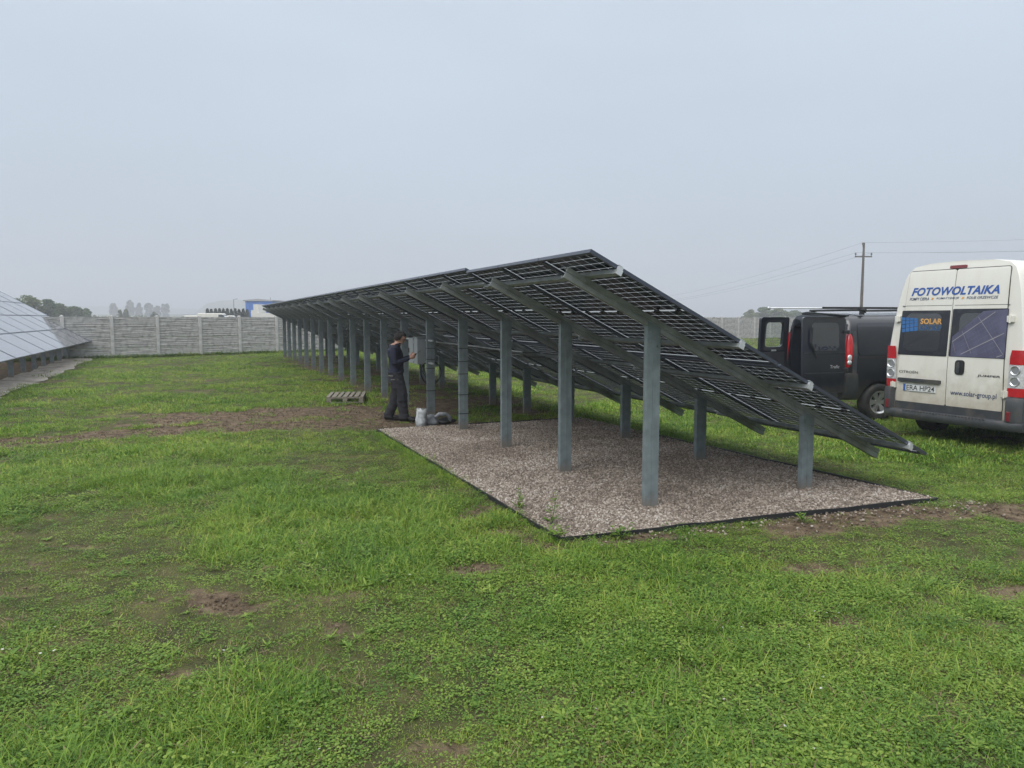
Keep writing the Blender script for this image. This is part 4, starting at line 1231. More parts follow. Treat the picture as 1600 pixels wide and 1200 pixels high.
# ---------------------------------------------------------------- dark van with its rear doors open
def dark_van():
    root = empty('panel_van', (5.576, 13.906, .12), R(13))
    tag(root, 'dark blue black van with both rear doors swung open and roof bars', 'van')
    u_r = lambda z: float(np.interp(z, [.3, 1.2, 1.75, 1.9], [0, 0, .05, .09]))
    zs = [.36, .5, .8, 1.15, 1.45, 1.62, 1.74, 1.82, 1.86, 1.875]
    ws = [.86, .90, .935, .94, .905, .875, .83, .74, .5, 0]
    vs, fs = body_mesh(zs, ws, u_r, [(.6, 0, 1.875), (1.8, -.01, 1.885), (2.7, -.01, 1.88), (3.2, .0, 1.84), (3.6, .02, 1.66), (4.0, .05, 1.28), (4.4, .08, 1.10), (4.65, .14, 1.0), (4.72, .24, .98)], cavity=(.74, .52, 1.70, 2.1))
    b = me_obj('body', vs, fs, 'vanblack', root); autosmooth(b, 60)
    cut_arches(b, (.67, 3.75), .385, .80, 1.2)
    autosmooth(b, 40)
    part = lambda name, mtl, pb, par=root, sm=25: autosmooth(pb.build(name, mtl, par), sm)
    for u in (.67, 3.75):
        for sg in (1, -1): wheel(root, u, .935 * sg, .325, sg, .2, 6)
    for sg in (1, -1):
        S = lambda u, z, off=0.: (u, sg * (float(np.interp(z, zs, ws)) + .003 + off), z)
        part('side_panel', 'vanblack', patch(RS2(S, .004), (1.14, .21), (2.05, 2.05), .56, 1.72, .05) if False else patch(RS2(S, .006), (.20, .20), (2.0, 1.9), 1.14, 1.70, .06))
        part('side_door', 'vanblack', patch(RS2(S, .007), (2.05, 2.0), (3.05, 2.95), .50, 1.72, .06))
        part('door_track', 'black', patch(RS2(S, .009), (.20, .20), (2.0, 2.0), 1.09, 1.115))
        part('cab_window', 'darkglass', patch(RS2(S, .008), (3.1, 3.1), (3.85, 3.5), 1.18, 1.62, .05))
        part('sill', 'greyplastic', patch(RS2(S, .010), (1.10, 1.10), (3.3, 3.3), .37, .50, .0, .03))
        # corner pillar and lower bumper corner
        part('corner_pillar', 'greyplastic', patch(RS2(S, .004), (.095, .095), (.175, .175), .84, 1.56, .01))
        part('bumper_corner', 'greyplastic', patch(RS2(S, .016), (-.06, -.02), (.26, .20), .40, .835, .05, .06))
        # tall red tail lamp round the corner
        m = MB(); vs = []; fs = []; nr = 12
        for i in range(nr + 1):
            f = i / nr; z = .935 + .575 * f; W = float(np.interp(z, zs, ws)); g = math.sin(math.pi * min(max(f, .0), 1)) ** .45
            dU = .035 + .065 * g; ur = u_r(z)
            row = [(ur - .004, W - .055 - .05 * g), (ur - .03 * g - .006, W - .03 - .03 * g), (ur - .022 * g, W + .004), (ur + .02, W + .022 * g + .004), (ur + dU * .7, W + .022 * g + .004), (ur + dU, W + .002)]
            vs += [(u, v * sg, z) for u, v in row]
        for i in range(nr):
            for k in range(5): fs.append((i * 6 + k, i * 6 + k + 1, (i + 1) * 6 + k + 1, (i + 1) * 6 + k))
        m.add(vs, fs); L = autosmooth(m.build('tail_lamp', 'redlens', root), 60)
        for z, rr in ((1.10, .040), (1.02, .03)):
            m = MB(); m.ell((.018, .955 * sg, z), (.045, .022, rr * 1.4), 14, 8); autosmooth(m.build('clear_lens', 'clearlens', L), 60)
        for z in (.90, 1.545):
            m = MB(); m.box((-.015, .905 * sg, z), (.06, .07, .05)); bevel(m.build('hinge', 'black', root), .006)
    m = MB(); m.box((-.05, 0, .44), (.14, 1.72, .16)); bevel(m.build('bumper', 'greyplastic', root), .03, 3)
    m = MB(); m.box((2.3, 0, .42), (4.2, 1.4, .12)); m.build('underbody', 'black', root)
    # rear doors: sheet with a window opening, glass, trim
    def door(hinge, ang, sg, glass, label):
        # local: x from hinge to free edge, y = outward when shut (-u), z up
        DW, ZB, ZT = .84, .50, 1.80
        wx0, wx1, wz0, wz1 = .16, .68, 1.23, 1.70
        def loop(x0, x1, z0, z1, rc, n=6):
            pts = []
            for cx, cz, a0 in ((x1 - rc, z1 - rc, 0), (x0 + rc, z1 - rc, 90), (x0 + rc, z0 + rc, 180), (x1 - rc, z0 + rc, 270)):
                for k in range(n + 1):
                    a = R(a0 + 90 * k / n); pts.append((cx + rc * math.cos(a), cz + rc * math.sin(a)))
            return pts
        o1 = loop(.02, DW, ZB, ZT, .05); i1 = loop(wx0, wx1, wz0, wz1, .07); N = len(o1)
        fz = lambda z: -.05 * max(0, (z - 1.2) / .6) ** 1.3          # upper half leans in
        m = MB(); vs = []
        for pts, y in ((o1, .0), (i1, .0), (i1, -.055), (o1, -.055)):
            for x, z in pts: vs.append((x, y + fz(z) + (.018 if (y == 0 and pts is o1 and False) else 0), z))
        fs = []
        for a, c in ((0, 1), (1, 2), (2, 3), (3, 0)):
            for k in range(N):
                k2 = (k + 1) % N; fs.append((a * N + k, a * N + k2, c * N + k2, c * N + k))
        m.add(vs, fs)
        d = m.build('rear_door', 'vanblack', root); autosmooth(d, 30)
        d['label'] = label
        d.location = (hinge[0], hinge[1], 0)
        d.matrix_basis = Matrix.Translation((hinge[0], hinge[1], 0)) @ ang
        g = loop(wx0 - .005, wx1 + .005, wz0 - .005, wz1 + .005, .07); gm = MB()
        ys = (.004, -.002) if glass == 'darkglass' else (-.022, -.027)
        gm.add([(x, ys[0] + fz(z), z) for x, z in g], [tuple(range(N))])
        gm.build('pane', glass, d)
        # black surround of the opening on the inner side, inner lower trim
        rg = MB(); o2 = loop(wx0 - .06, wx1 + .06, wz0 - .07, wz1 + .05, .10)
        vs = [(x, -.0575 + fz(z), z) for x, z in i1] + [(x, -.064 + fz(z), z) for x, z in o2]
        rg.add(vs, [(k, (k + 1) % N, N + (k + 1) % N, N + k) for k in range(N)]); rg.build('window_surround', 'interior', d)
        tr = MB(); tr.box((.43, -.066, .86), (.64, .02, .54)); bevel(tr.build('door_trim', 'interior', d), .03, 3)
        ft = MB(); ft.box((.43, -.07, 1.165), (.12, .03, .03)); ft.build('latch', 'clamp', d)
        # outer pressings
        pr = MB(); pr.box((.43, .004, .70), (.78, .012, .30)); bevel(pr.build('lower_pressing', 'vanblack', d), .008, 2)
        cr = MB(); cr.box((.43, .002, 1.19), (.80, .010, .014)); bevel(cr.build('waist_line', 'vanblack', d), .005, 2)
        for z in (.9, 1.55):
            hb = MB(); hb.box((.03, -.0, z), (.09, .04, .05)); bevel(hb.build('hinge_arm', 'black', d), .006)
        return d
    shut_L = lambda: None
    # left door hinged on the left rear corner (frame columns: x along the door, y outer face, z up)
    def frame(xd, yd):
        x = Vector((*xd, 0)).normalized(); y = Vector((*yd, 0)).normalized()
        return Matrix((x, y, Vector((0, 0, 1)))).transposed().to_4x4()
    ph = R(70)
    dl = door((-.02, .925), frame((-math.sin(ph), -math.cos(ph)), (-math.cos(ph), math.sin(ph))), 1, 'clearglass', 'left rear door open with see-through window')
    ps = R(90)
    dr = door((-.03, -.945), frame((-math.sin(ps), math.cos(ps)), (-math.cos(ps), -math.sin(ps))), -1, 'darkglass', 'right rear door open with wiper and dark window')
    # wiper, roof spoiler and badge on the right door
    m = MB(); m.tube([(.70, .02, 1.62), (.715, .022, 1.36), (.66, .03, 1.24), (.60, .03, 1.10)], [.014, .018, .014, .012], 6); m.build('wiper', 'black', dr)
    m = MB(); m.extrude([(-.07, 0), (.05, .02), (.05, .05), (-.07, .035)], (.02, 0, 1.79), (.86, 0, 1.84), (0, 1, 0), (0, 0, 1)); bevel(m.build('spoiler', 'vanblack', dr), .008)
    lettering('Trafic', 'silverletter', lambda x, y: (.33 - .18 * x, .0135, .925 + .055 * y), dr, .01, .1)
    # cargo space: shelf and a few pale things
    m = MB(); m.box((1.0, .60, 1.0), (1.6, .22, .04)); m.box((1.0, .60, 1.35), (1.6, .22, .04)); m.box((.25, .60, 1.05), (.04, .22, 1.0)); m.build('shelf', 'interior', root)
    # roof bars
    for u in (.42, 1.55, 2.65):
        m = MB(); m.tube([(u, -.80, 1.925), (u, .80, 1.925)], .020, 8)
        for v in (-.70, .70): m.box((u, v, 1.885), (.07, .05, .09))
        m.build('roof_bar', 'black', root)
    return root
dvan = dark_van()
def on_dark_van(u, v, z):
    return Vector((5.576, 13.906, .12)) + Matrix.Rotation(R(13), 3, 'Z') @ Vector((u, v, z))
m = MB(); m.tube([on_dark_van(-1.25, -.45, 1.955), on_dark_van(2.75, -.42, 1.957)], .013, 8); m.ell(on_dark_van(-1.25, -.45, 1.955), (.03, .03, .03), 8, 6)
tag(m.build('rod', 'galv', None, True), 'long thin pale rod lying on the dark van roof bars', 'rod')
m = MB(); m.bar(on_dark_van(-.30, -.62, 1.962), on_dark_van(1.75, -.62, 1.962), .05, .032)
tag(m.build('beam', 'black', None), 'dark flat beam lying on the dark van roof bars', 'beam')
m = MB(); m.box((0, 0, .12), (.34, .26, .24)); m.box((0, 0, .25), (.30, .22, .03)); m.tube([(-.07, 0, .26), (-.07, 0, .30), (.07, 0, .30), (.07, 0, .26)], .01, 6)
tb = bevel(m.build('toolbox', 'box'), .012); tb.location = on_dark_van(.35, .15, .53); tb.rotation_euler = (0, 0, R(25)); tag(tb, 'pale tool box inside the open rear of the dark van', 'tool box')

# ================================================================== PERSON
def person():
    root = empty('person', (-2.13, 13.90, float(ground_h(-2.13, 13.9)) + .0), R(4))
    tag(root, 'person in navy sweater and charcoal work trousers standing at the grey cabinet', 'person')
    root.scale = (1.12, 1.10, 1.0)
    b = MB()
    T = lambda pts, rad, seg=14: b.tube(pts, rad, seg)
    # legs (x forward, y left): tube radii are (first axis ~ up/forward, second axis)
    for sy, ax, kx in ((-1, .135, .10), (1, -.13, -.03)):
        y = .095 * sy
        T([(0, y * .95, .90), (.02 + kx * .3, y, .72), (kx, y * 1.05, .50), (kx * .9 + ax * .12 - .01, y * 1.05, .34), (ax - .015, y * 1.05, .12), (ax - .01, y * 1.05, .05)],
          [(.102, .108), (.096, .096), (.084, .082), (.084, .082), (.078, .074), (.080, .076)])
        # shoe
        T([(ax - .09, y * 1.06, .045), (ax - .04, y * 1.06, .06), (ax + .06, y * 1.1, .05), (ax + .15, y * 1.15, .037), (ax + .19, y * 1.16, .03)],
          [(.035, .034), (.055, .042), (.05, .047), (.037, .046), (.02, .025)])
    # pelvis, torso (slightly rounded back), neck, head bowed forward
    T([(-.01, 0, .82), (-.012, 0, .90), (0, 0, 1.00), (.0, 0, 1.10), (-.015, 0, 1.22), (-.03, 0, 1.32), (-.02, 0, 1.385), (.0, 0, 1.42)],
      [(.11, .15), (.122, .168), (.115, .155), (.118, .160), (.128, .178), (.115, .185), (.085, .15), (.055, .07)], 18)
    T([(-.005, 0, 1.38), (.02, 0, 1.43), (.045, 0, 1.48)], [.062, .055, .055])
    Mh = Matrix.Rotation(R(30), 3, 'Y')
    hc = Vector((.065, 0, 1.545))
    b.ell(hc, (.092, .074, .112), 20, 14, 0, Mh)
    H = lambda x, y, z: hc + Mh @ Vector((x, y, z))
    b.ell(H(.045, 0, -.06), (.052, .052, .055), 14, 10, 0, Mh)                    # jaw
    b.tube([H(.085, 0, .012), H(.105, 0, -.02), H(.10, 0, -.034)], [.008, .014, .010], 8)   # nose
    b.tube([H(.08, -.045, .028), H(.094, 0, .03), H(.08, .045, .028)], .010, 8)    # brow
    b.tube([H(.088, -.022, -.062), H(.098, 0, -.06), H(.088, .022, -.062)], .008, 8)        # lips
    for s in (-1, 1): b.ell(H(-.005, .073 * s, -.005), (.020, .009, .030), 10, 8, 0, Mh)    # ears
    # arms, bent, hands meeting in front of the chest
    for sy in (-1, 1):
        sh = Vector((-.02, .175 * sy, 1.345)); el = Vector((-.005, .225 * sy, 1.08)); wr = Vector((.205, .10 * sy, 1.165)) if sy < 0 else Vector((.215, .09, 1.19))
        T([sh + Vector((0, -.05 * sy, .02)), sh, sh.lerp(el, .5) + Vector((-.01, .01 * sy, 0)), el, el.lerp(wr, .12), el.lerp(wr, .5), wr],
          [(.055, .055), (.064, .062), (.055, .054), (.050, .050), (.052, .050), (.046, .045), (.036, .035)])
        # hand: palm, four fingers curled round a small tool, thumb from the side of the palm
        d = Vector((.80, -.30 * sy, .35)).normalized(); up = Vector((0, 0, 1)); sd = d.cross(up).normalized(); up = sd.cross(d)
        T([wr, wr + d * .03, wr + d * .06, wr + d * .09], [(.026, .022), (.030, .020), (.040, .018), (.036, .015)], 10)
        for k, L in enumerate((.070, .078, .072, .056)):
            o = up * (.028 - .019 * k)
            p0 = wr + d * .075 + o; p1 = p0 + d * L * .45; p2 = p1 + (d * .5 - sd * -sy * .8).normalized() * L * .33; p3 = p2 + (d * -.2 - sd * -sy).normalized() * L * .25
            b.tube([p0, p1, p2, p3], [.0095, .009, .0085, .0075], 8)
        t0 = wr + d * .035 + up * .03; t1 = t0 + (d * .7 + up * .7).normalized() * .032; t2 = t1 + (d + up * .1 - sd * -sy * .4).normalized() * .03
        b.tube([t0 - d * .01 - up * .012, t0, t1, t2], [.012, .0115, .010, .008], 8)
    o = b.build('body', 'sweater', root)
    par = o.parent; o.parent = None
    md = o.modifiers.new('join', 'REMESH'); md.mode = 'VOXEL'; md.voxel_size = .0065; md.adaptivity = 0
    sm = o.modifiers.new('soften', 'SMOOTH'); sm.factor = .5; sm.iterations = 4
    bake_mods(o); o.parent = par
    me = o.data; me.materials.clear()
    for k in ('sweater', 'trousers', 'skin', 'shoe'): me.materials.append(MT[k])
    n = len(me.polygons); c = np.empty(n * 3); me.polygons.foreach_get('center', c); c = c.reshape(-1, 3)
    nv = len(me.vertices); co = np.empty(nv * 3); me.vertices.foreach_get('co', co); co = co.reshape(-1, 3)
    # folds in the cloth: small creases across trousers and sleeves
    z = co[:, 2]; fold = np.sin(z * 62 + 5 * np.sin(co[:, 1] * 23) + 4 * co[:, 0] * 9) * (fbm(co[:, 0] * 9 + co[:, 1] * 5 + 30, z * 7 + 30, 3) - .35)
    leg = (z > .1) & (z < .86); tor = (z > .95) & (z < 1.36)
    nrm = np.empty(nv * 3); me.vertices.foreach_get('normal', nrm); nrm = nrm.reshape(-1, 3)
    amp = np.where(leg, .013, np.where(tor, .007, 0))
    hand = (co[:, 0] > .23) & (z > 1.10) & (z < 1.35)
    amp = np.where(hand, 0, amp)
    hem = np.where((z > .90) & (z < .96), .010, 0) + np.where((z > .06) & (z < .14), .010, 0)
    co = co + nrm * (fold * amp + hem)[:, None]
    me.vertices.foreach_set('co', co.ravel())
    mi = np.zeros(n, int)
    mi[c[:, 2] < .905] = 1
    mi[(c[:, 2] < .085)] = 3
    mi[(c[:, 2] > 1.415) & (c[:, 0] > -.2)] = 2
    mi[(c[:, 2] > 1.40 + .25 * np.clip(-c[:, 0], 0, 1)) & (np.abs(c[:, 1]) < .075) & (c[:, 2] > 1.41)] = 2
    mi[(c[:, 0] > .222) & (c[:, 2] > 1.12) & (c[:, 2] < 1.36)] = 2
    me.polygons.foreach_set('material_index', mi); me.polygons.foreach_set('use_smooth', np.ones(n, bool)); me.update()
    # hair: cap over the crown and back of the head
    h = MB(); h.ell((0, 0, 0), (.101, .083, .118), 28, 18)
    vs = []
    for v in h.v:
        vv = Vector(v); nse = .006 * (vnoise(vv.x * 60 + 40, vv.z * 60 + vv.y * 40 + 40) - .5)
        vs.append(hc + Mh @ (vv * (1 + nse * 8)))
    keep = [f for f in h.f if (lambda p: (p.z > .05 and p.x < .058 + .35 * (p.z - .05)) or (p.x < .016 and p.z > -.075 + .9 * max(p.x + .03, 0)))(sum((Vector(h.v[i]) for i in f), Vector()) / len(f))]
    ho = me_obj('hair', vs, keep, 'hair', root, None, True)
    sd_ = ho.modifiers.new('thick', 'SOLIDIFY'); sd_.thickness = .012; sd_.offset = -1
    for s in (-1, 1):
        e = MB(); e.ell(H(.083, .030 * s, .006), (.007, .010, .006), 8, 6); e.build('eye', 'hair', root, True)
    # collar, belt, pockets with pale trim
    k = MB(); k.tube([(.02 + .066 * math.cos(a) * 1.0 - .01, .068 * math.sin(a), 1.425 + .012 * math.cos(a)) for a in np.linspace(0, 2 * math.pi, 25)], .013, 8, 0, False); k.build('collar', 'sweater', root, True)
    def pocket(x, y, z, w, hh, rz, mt='trousers'):
        p = MB(); p.box((0, 0, 0), (w, .018, hh)); o = bevel(p.build('pocket', mt, root), .006); o.location = (x, y, z); o.rotation_euler = (0, 0, rz); return o
    pk = pocket(-.085, -.135, .79, .11, .13, R(-40)); pocket(-.02, -.165, .70, .12, .16, R(-8)); pocket(-.118, .06, .79, .11, .12, R(-95)); pocket(.08, -.185, .46, .10, .14, R(0))
    for (x, y, z, w) in ((-.088, -.147, .852, .115), (-.02, -.178, .785, .12)):
        p = MB(); p.box((0, 0, 0), (w, .006, .012)); o2 = p.build('pocket_trim', 'stitch', root); o2.location = (x, y, z); o2.rotation_euler = (0, 0, R(-40) if x < -.05 else R(-8))
    # small screwdriver held in both hands
    tl = MB(); tl.tube([(.285, -.055, 1.215), (.325, -.02, 1.245)], .012, 8); tl.tube([(.325, -.02, 1.245), (.40, .04, 1.30)], .0035, 6)
    t = tl.build('screwdriver', 'black', None, True)
    t.matrix_world = Matrix.Translation(root.location) @ Matrix.Rotation(R(4), 4, 'Z') @ Matrix.Diagonal((1.12, 1.10, 1, 1))
    tag(t, 'small dark screwdriver held in the hands of the person', 'screwdriver')
person()

# ================================================================== SMALL THINGS
def at_row(o, n, t, z=0., rz=0.):
    x, y = row_xy(t, n); o.location = (x, y, z); o.rotation_euler = (0, 0, TH + rz)
    return o
# grey cabinet fixed between two rear posts, its door swung open
def cabinet():
    root = at_row(empty('electrical_cabinet'), -.02, 4 * SP + .30, 1.02)
    tag(root, 'grey electrical cabinet with its door open, mounted on the rear posts', 'cabinet')
    m = MB(); w, d, hh, th = .36, .26, .50, .01      # opens towards the far end of the row
    m.box((-w / 2, 0, hh / 2), (th, d, hh)); m.box((w / 2, 0, hh / 2), (th, d, hh)); m.box((0, 0, th / 2), (w - th, d, th)); m.box((0, 0, hh - th / 2), (w - th, d, th)); m.box((0, -d / 2, hh / 2), (w - th, th, hh - 2 * th))
    m.build('case', 'box', root)
    m = MB(); m.box((0, 0, hh + .012), (w + .05, d + .06, .012)); bevel(m.build('rain_cover', 'box', root), .004)
    m = MB(); m.box((-w / 2 - .012, d / 2 + .16, hh / 2), (.018, .32, hh - .01)); dr = bevel(m.build('door', 'box', root), .004)
    m = MB(); m.box((-w / 2 - .03, d / 2 + .28, hh / 2), (.02, .03, .09)); m.build('handle', 'black', dr)
    for z in (.08, .42):
        m = MB(); m.tube([(-w / 2 - .008, d / 2 + .005, z - .03), (-w / 2 - .008, d / 2 + .005, z + .03)], .008, 8); m.build('hinge', 'galv', dr)
    for z in (.1, .26, .40):
        m = MB(); m.box((0, -.02, z), (w - .06, .10, .07)); bevel(m.build('breaker_row', 'plate', root), .004)
    for z in (.03, .46):
        m = MB(); m.bar((-.02, -.60, z), (-.02, 1.5, z), .03, .03); m.build('mounting_rail', 'galv', root)
    for x in (-.1, -.03, .05, .12):
        m = MB(); m.tube([(x, 0, 0), (x, 0, -.05), (x * .6, -.05, -.16), (x * .3, -.2, -.26)], .011, 6); m.build('cable', 'black', root)
cabinet()
m = MB()
for k in range(2):
    r = .225 - .012 * k
    m.tube([(r * math.cos(a) * .92 + .01 * k, .045 + .014 * k + .01 * math.sin(3 * a), r * math.sin(a) + .01 * math.cos(2 * a + k)) for a in np.linspace(0, 2 * math.pi, 33)], .0065, 6, 0, False)
c = m.build('cable_coil', 'black', None, True); at_row(c, .03, 4 * SP + .03, .86); tag(c, 'black cable coil hanging behind the post below the grey cabinet', 'cable coil')

# bags on the ground at the feet of the person
def crumple(mb, amp, f, seed):
    out = []
    for v in mb.v:
        v = Vector(v); k = (vnoise(v.x * f + 40, v.z * f + v.y * f * .7 + 40, seed) - .5) + .5 * (vnoise(v.y * f * 2 + 60, v.x * f * 2 + v.z * f * 2 + 60, seed + 3) - .5)
        out.append(tuple(v * (1 + amp * k)))
    mb.v = out; return mb
m = MB(); m.tube([(0, 0, .0), (0, 0, .02), (.005, 0, .12), (0, .01, .22), (.012, 0, .285), (.01, 0, .31)], [.07, .105, .10, .092, .10, .085], 26)
crumple(m, .35, 16, 4); g = gx = None
x, y = row_xy(6.45, -.50)
o = m.build('plastic_bag', 'plasticbag', None, True); o.location = (x, y, float(ground_h(x, y)) - .01); tag(o, 'crumpled clear plastic bag standing upright on the ground by the tool sack', 'bag')
root = empty('tool_sack', (*row_xy(6.55, -.28), 0)); root.rotation_euler = (0, 0, R(10)); tag(root, 'low grey tool sack with loop handle on the ground behind the plastic bag', 'sack')
m = MB(); m.ell((-.02, .05, .06), (.16, .14, .095), 26, 14); m.v = [(x_, y_, max(z_, 0)) for x_, y_, z_ in m.v]; crumple(m, .5, 9, 7); m.build('sack', 'greybag', root, True)
m = MB(); m.tube([(.05, -.04, .14), (.12, -.05, .19), (.24, -.02, .19), (.31, 0, .13), (.32, .02, .06)], [.03, .034, .03, .034, .03], 10); crumple(m, .2, 20, 9); m.build('handle', 'greybag', root, True)
m = MB(); m.ell((.22, .06, .05), (.14, .10, .06), 18, 10); crumple(m, .5, 12, 5); m.build('flap', 'black', root, True)

# pallet
root = empty('pallet', (-3.79, 17.25, .02), R(8)); tag(root, 'weathered wooden pallet lying on the grass beside the rear posts', 'pallet')
for k in range(7):
    m = MB(); m.box((0, 0, 0), (.075 + .02 * (k % 2), 1.15, .02)); o = m.build('deck_board', 'wood', root); o.location = (-.37 + k * .123, 0, .135)
    o.rotation_euler = (0, 0, random.uniform(-.02, .02))
for yy in (-.53, 0, .53):
    m = MB(); m.box((0, yy, .114), (.80, .10, .02)); m.build('stringer_board', 'wood', root)
    m = MB(); m.box((0, yy, .012), (.80, .10, .02)); m.build('bottom_board', 'wood', root)
    for xx in (-.35, 0, .35):
        m = MB(); m.box((xx, yy, .063), (.10, .098, .078)); m.build('block', 'wood', root)

# single weeds at the edge of the gravel
def weed(x, y, h, n, label, spread=.05):
    root = empty('weed', (x, y, float(ground_h(x, y)))); tag(root, label, 'weed')
    m = MB(); mm = MB()
    for s in range(n):
        a = random.uniform(0, 6.28); hh = h * random.uniform(.6, 1)
        tip = Vector((spread * math.cos(a), spread * math.sin(a), hh)); m.tube([(0, 0, 0), tip * .5 + Vector((.01, 0, 0)), tip], [.004, .003, .0015], 5)
        for k in range(int(10 * hh / .3) + 5):
            f = random.uniform(.02, 1); leaf(mm, tip * f, random.uniform(0, 6.28), .09 * (1.15 - f) + .02, .022, random.uniform(0, .8))
    m.build('stem', 'weed', root); mm.build('leaves', 'weed', root)
weed(.36, 6.85, .40, 2, 'tall thin weed growing in the left front edge of the gravel')
weed(.06, 7.35, .26, 2, 'slender weed stem farther back along the left gravel edge', .03)
weed(.95, 6.42, .17, 4, 'low leafy weed in front of the black edging near its corner', .14)
weed(.40, 6.42, .10, 4, 'flat leafy weed at the very corner of the black edging', .12)
weed(-1.75, 8.6, .22, 1, 'single broad upright leaf in the grass left of the gravel', .03)
weed(2.72, 6.9, .09, 3, 'small green weed on bare soil before the front edging', .08)

# ================================================================== FAR BACKGROUND
def tree(d, x, y_top, wpx, label, name='tree', mtl='treeleaf', group=None, y_bot=499, seed=0, conifer=False):
    r = np.random.default_rng(seed + 100)
    top = px(x, y_top, d); base = Vector((top.x, d, -.3)); Ht = top.z - base.z; W = wpx / 1180 * d
    root = empty(name, base); tag(root, label, 'tree', group)
    tm = MB(); tm.tube([(0, 0, 0), (.1, 0, Ht * .35), (-.1, .1, Ht * .75)], [Ht * .028, Ht * .02, Ht * .007], 8)
    for k in range(5):
        a = r.random() * 6.28; z0 = Ht * (.3 + .08 * k); tm.tube([(0, 0, z0), (math.cos(a) * W * .2, math.sin(a) * W * .2, z0 + Ht * .16), (math.cos(a) * W * .33, math.sin(a) * W * .33, z0 + Ht * .24)], [Ht * .012, Ht * .008, Ht * .003], 6)
    tm.build('trunk', 'bark', root)
    nc = 26 if not conifer else 16; vs = []; fs = []
    ls = max(.22, d * .0016)
    for c in range(nc):
        if conifer:
            f = c / nc; cz = Ht * (.06 + .9 * f); rad = W * .5 * (1 - f) ** .8 + .1; cc = Vector(((r.random() - .5) * rad * .3, (r.random() - .5) * rad * .3, cz)); cr = Vector((rad, rad, Ht * .09))
        else:
            a = r.random() * 6.28; q = math.sqrt(r.random()); f = r.random()
            env = math.sin(math.pi * (.14 + .80 * f)) ** .7
            cc = Vector((math.cos(a) * q * W * .40 * env, math.sin(a) * q * W * .40 * env, Ht * (.22 + .68 * f))); s_ = r.uniform(.12, .24); cr = Vector((W * s_, W * s_, Ht * s_ * .65))
        for k in range(120):
            u = r.normal(size=3); u /= np.linalg.norm(u); u *= r.random() ** .33
            p = cc + Vector((u[0] * cr.x, u[1] * cr.y, u[2] * cr.z))
            p.z = max(p.z, .1)
            n = Vector(r.normal(size=3)).normalized(); t1 = n.orthogonal().normalized() * ls * r.uniform(.5, 1.1); t2 = n.cross(t1.normalized()) * ls * r.uniform(.35, .8)
            b = len(vs); vs += [p - t1, p + t2, p + t1, p - t2]; fs.append((b, b + 1, b + 2, b + 3))
    me_obj('crown', vs, fs, mtl, root)
    return root
# broad trees past the fence on the left
for i, (x, yt, w, d, lab) in enumerate([(47, 459, 40, 150, 'tallest dark green tree above the left solar array'), (72, 466, 34, 155, 'rounded green tree second from the left array'),
        (93, 471, 36, 165, 'third rounded tree in the group beyond the left fence'), (116, 477, 32, 175, 'lower yellowish tree near the end of the left group'), (133, 482, 22, 190, 'smallest bushy tree ending the left group'), (22, 466, 34, 150, 'tree half hidden behind the left solar array')]):
    tree(d, x, yt, w, lab, 'tree', 'treeleaf', 'trees beyond the fence on the left', seed=i)
# faint row in the haze
for i, (x, yt, w, lab) in enumerate([(177, 473, 11, 'hazy lone tree at the left of the far row'), (203, 469, 13, 'tallest hazy tree of the far row'), (216, 472, 12, 'hazy tree just right of the tallest in the far row'), (232, 474, 14, 'broad hazy tree in the middle of the far row'), (258, 473, 13, 'hazy tree at the right end of the far row'), (245, 478, 12, 'low hazy tree in the far row between taller ones')]):
    tree(640, x, yt, w, lab, 'tree', 'treeleaf', 'faint far trees above the fence', seed=20 + i)
for i, (x, yt, w, lab) in enumerate([(187, 484, 7, 'small dark bush above the fence at left'), (197, 483, 11, 'rounded dark bush above the fence'), (241, 488, 12, 'low dark bush before the far row')]):
    tree(260, x, yt, w, lab, 'bush', 'treeleaf', 'bushes in the field beyond the fence', seed=40 + i)
# trees behind the dark van
for i, (x, yt, w, d, lab) in enumerate([(1172, 484, 26, 260, 'leftmost tree of the clump behind the dark van'), (1192, 480, 34, 265, 'highest tree of the clump behind the dark van'), (1217, 482, 34, 262, 'tree of the clump above the open van door'), (1240, 485, 34, 270, 'lower tree of the clump over the dark van roof'), (1268, 487, 34, 275, 'rightmost tree of the clump mostly hidden by van')]):
    tree(d, x, yt, w, lab, 'tree', 'treeleaf', 'clump of trees behind the dark van', seed=60 + i)
# clipped evergreens before the blue hall
ORD = ['leftmost', 'second from left', 'third from left', 'fourth from left', 'fifth from left', 'middle', 'fifth from right', 'fourth from right', 'third from right', 'second from right', 'rightmost']
EVG = ['narrow dark evergreen, %s of the row by the blue hall' % k for k in ORD]
for i in range(11):
    tree(150, 324 + i * 6.2, 482.5 + random.uniform(-1.2, 1.2), 12, EVG[i], 'evergreen', 'conifer', 'row of evergreens by the blue hall', seed=80 + i, conifer=True)
# low scrub line along the field
def scrub():
    vs = []; fs = []; r = np.random.default_rng(5)
    for k in range(7000):
        x = r.uniform(90, 1290); d = r.uniform(300, 340)
        hh = 1.6 + 2.4 * vnoise(x * .05, 1.5) * (1 if x < 400 else .5)
        p = px(x, 497, d); p.z = r.random() ** 1.5 * hh - .2
        n = Vector(r.normal(size=3)).normalized(); t1 = n.orthogonal().normalized() * .6; t2 = n.cross(t1.normalized()) * .45
        b = len(vs); vs += [p - t1, p + t2, p + t1, p - t2]; fs.append((b, b + 1, b + 2, b + 3))
    tag(me_obj('scrub', vs, fs, 'treeleaf'), kind='stuff')
scrub()

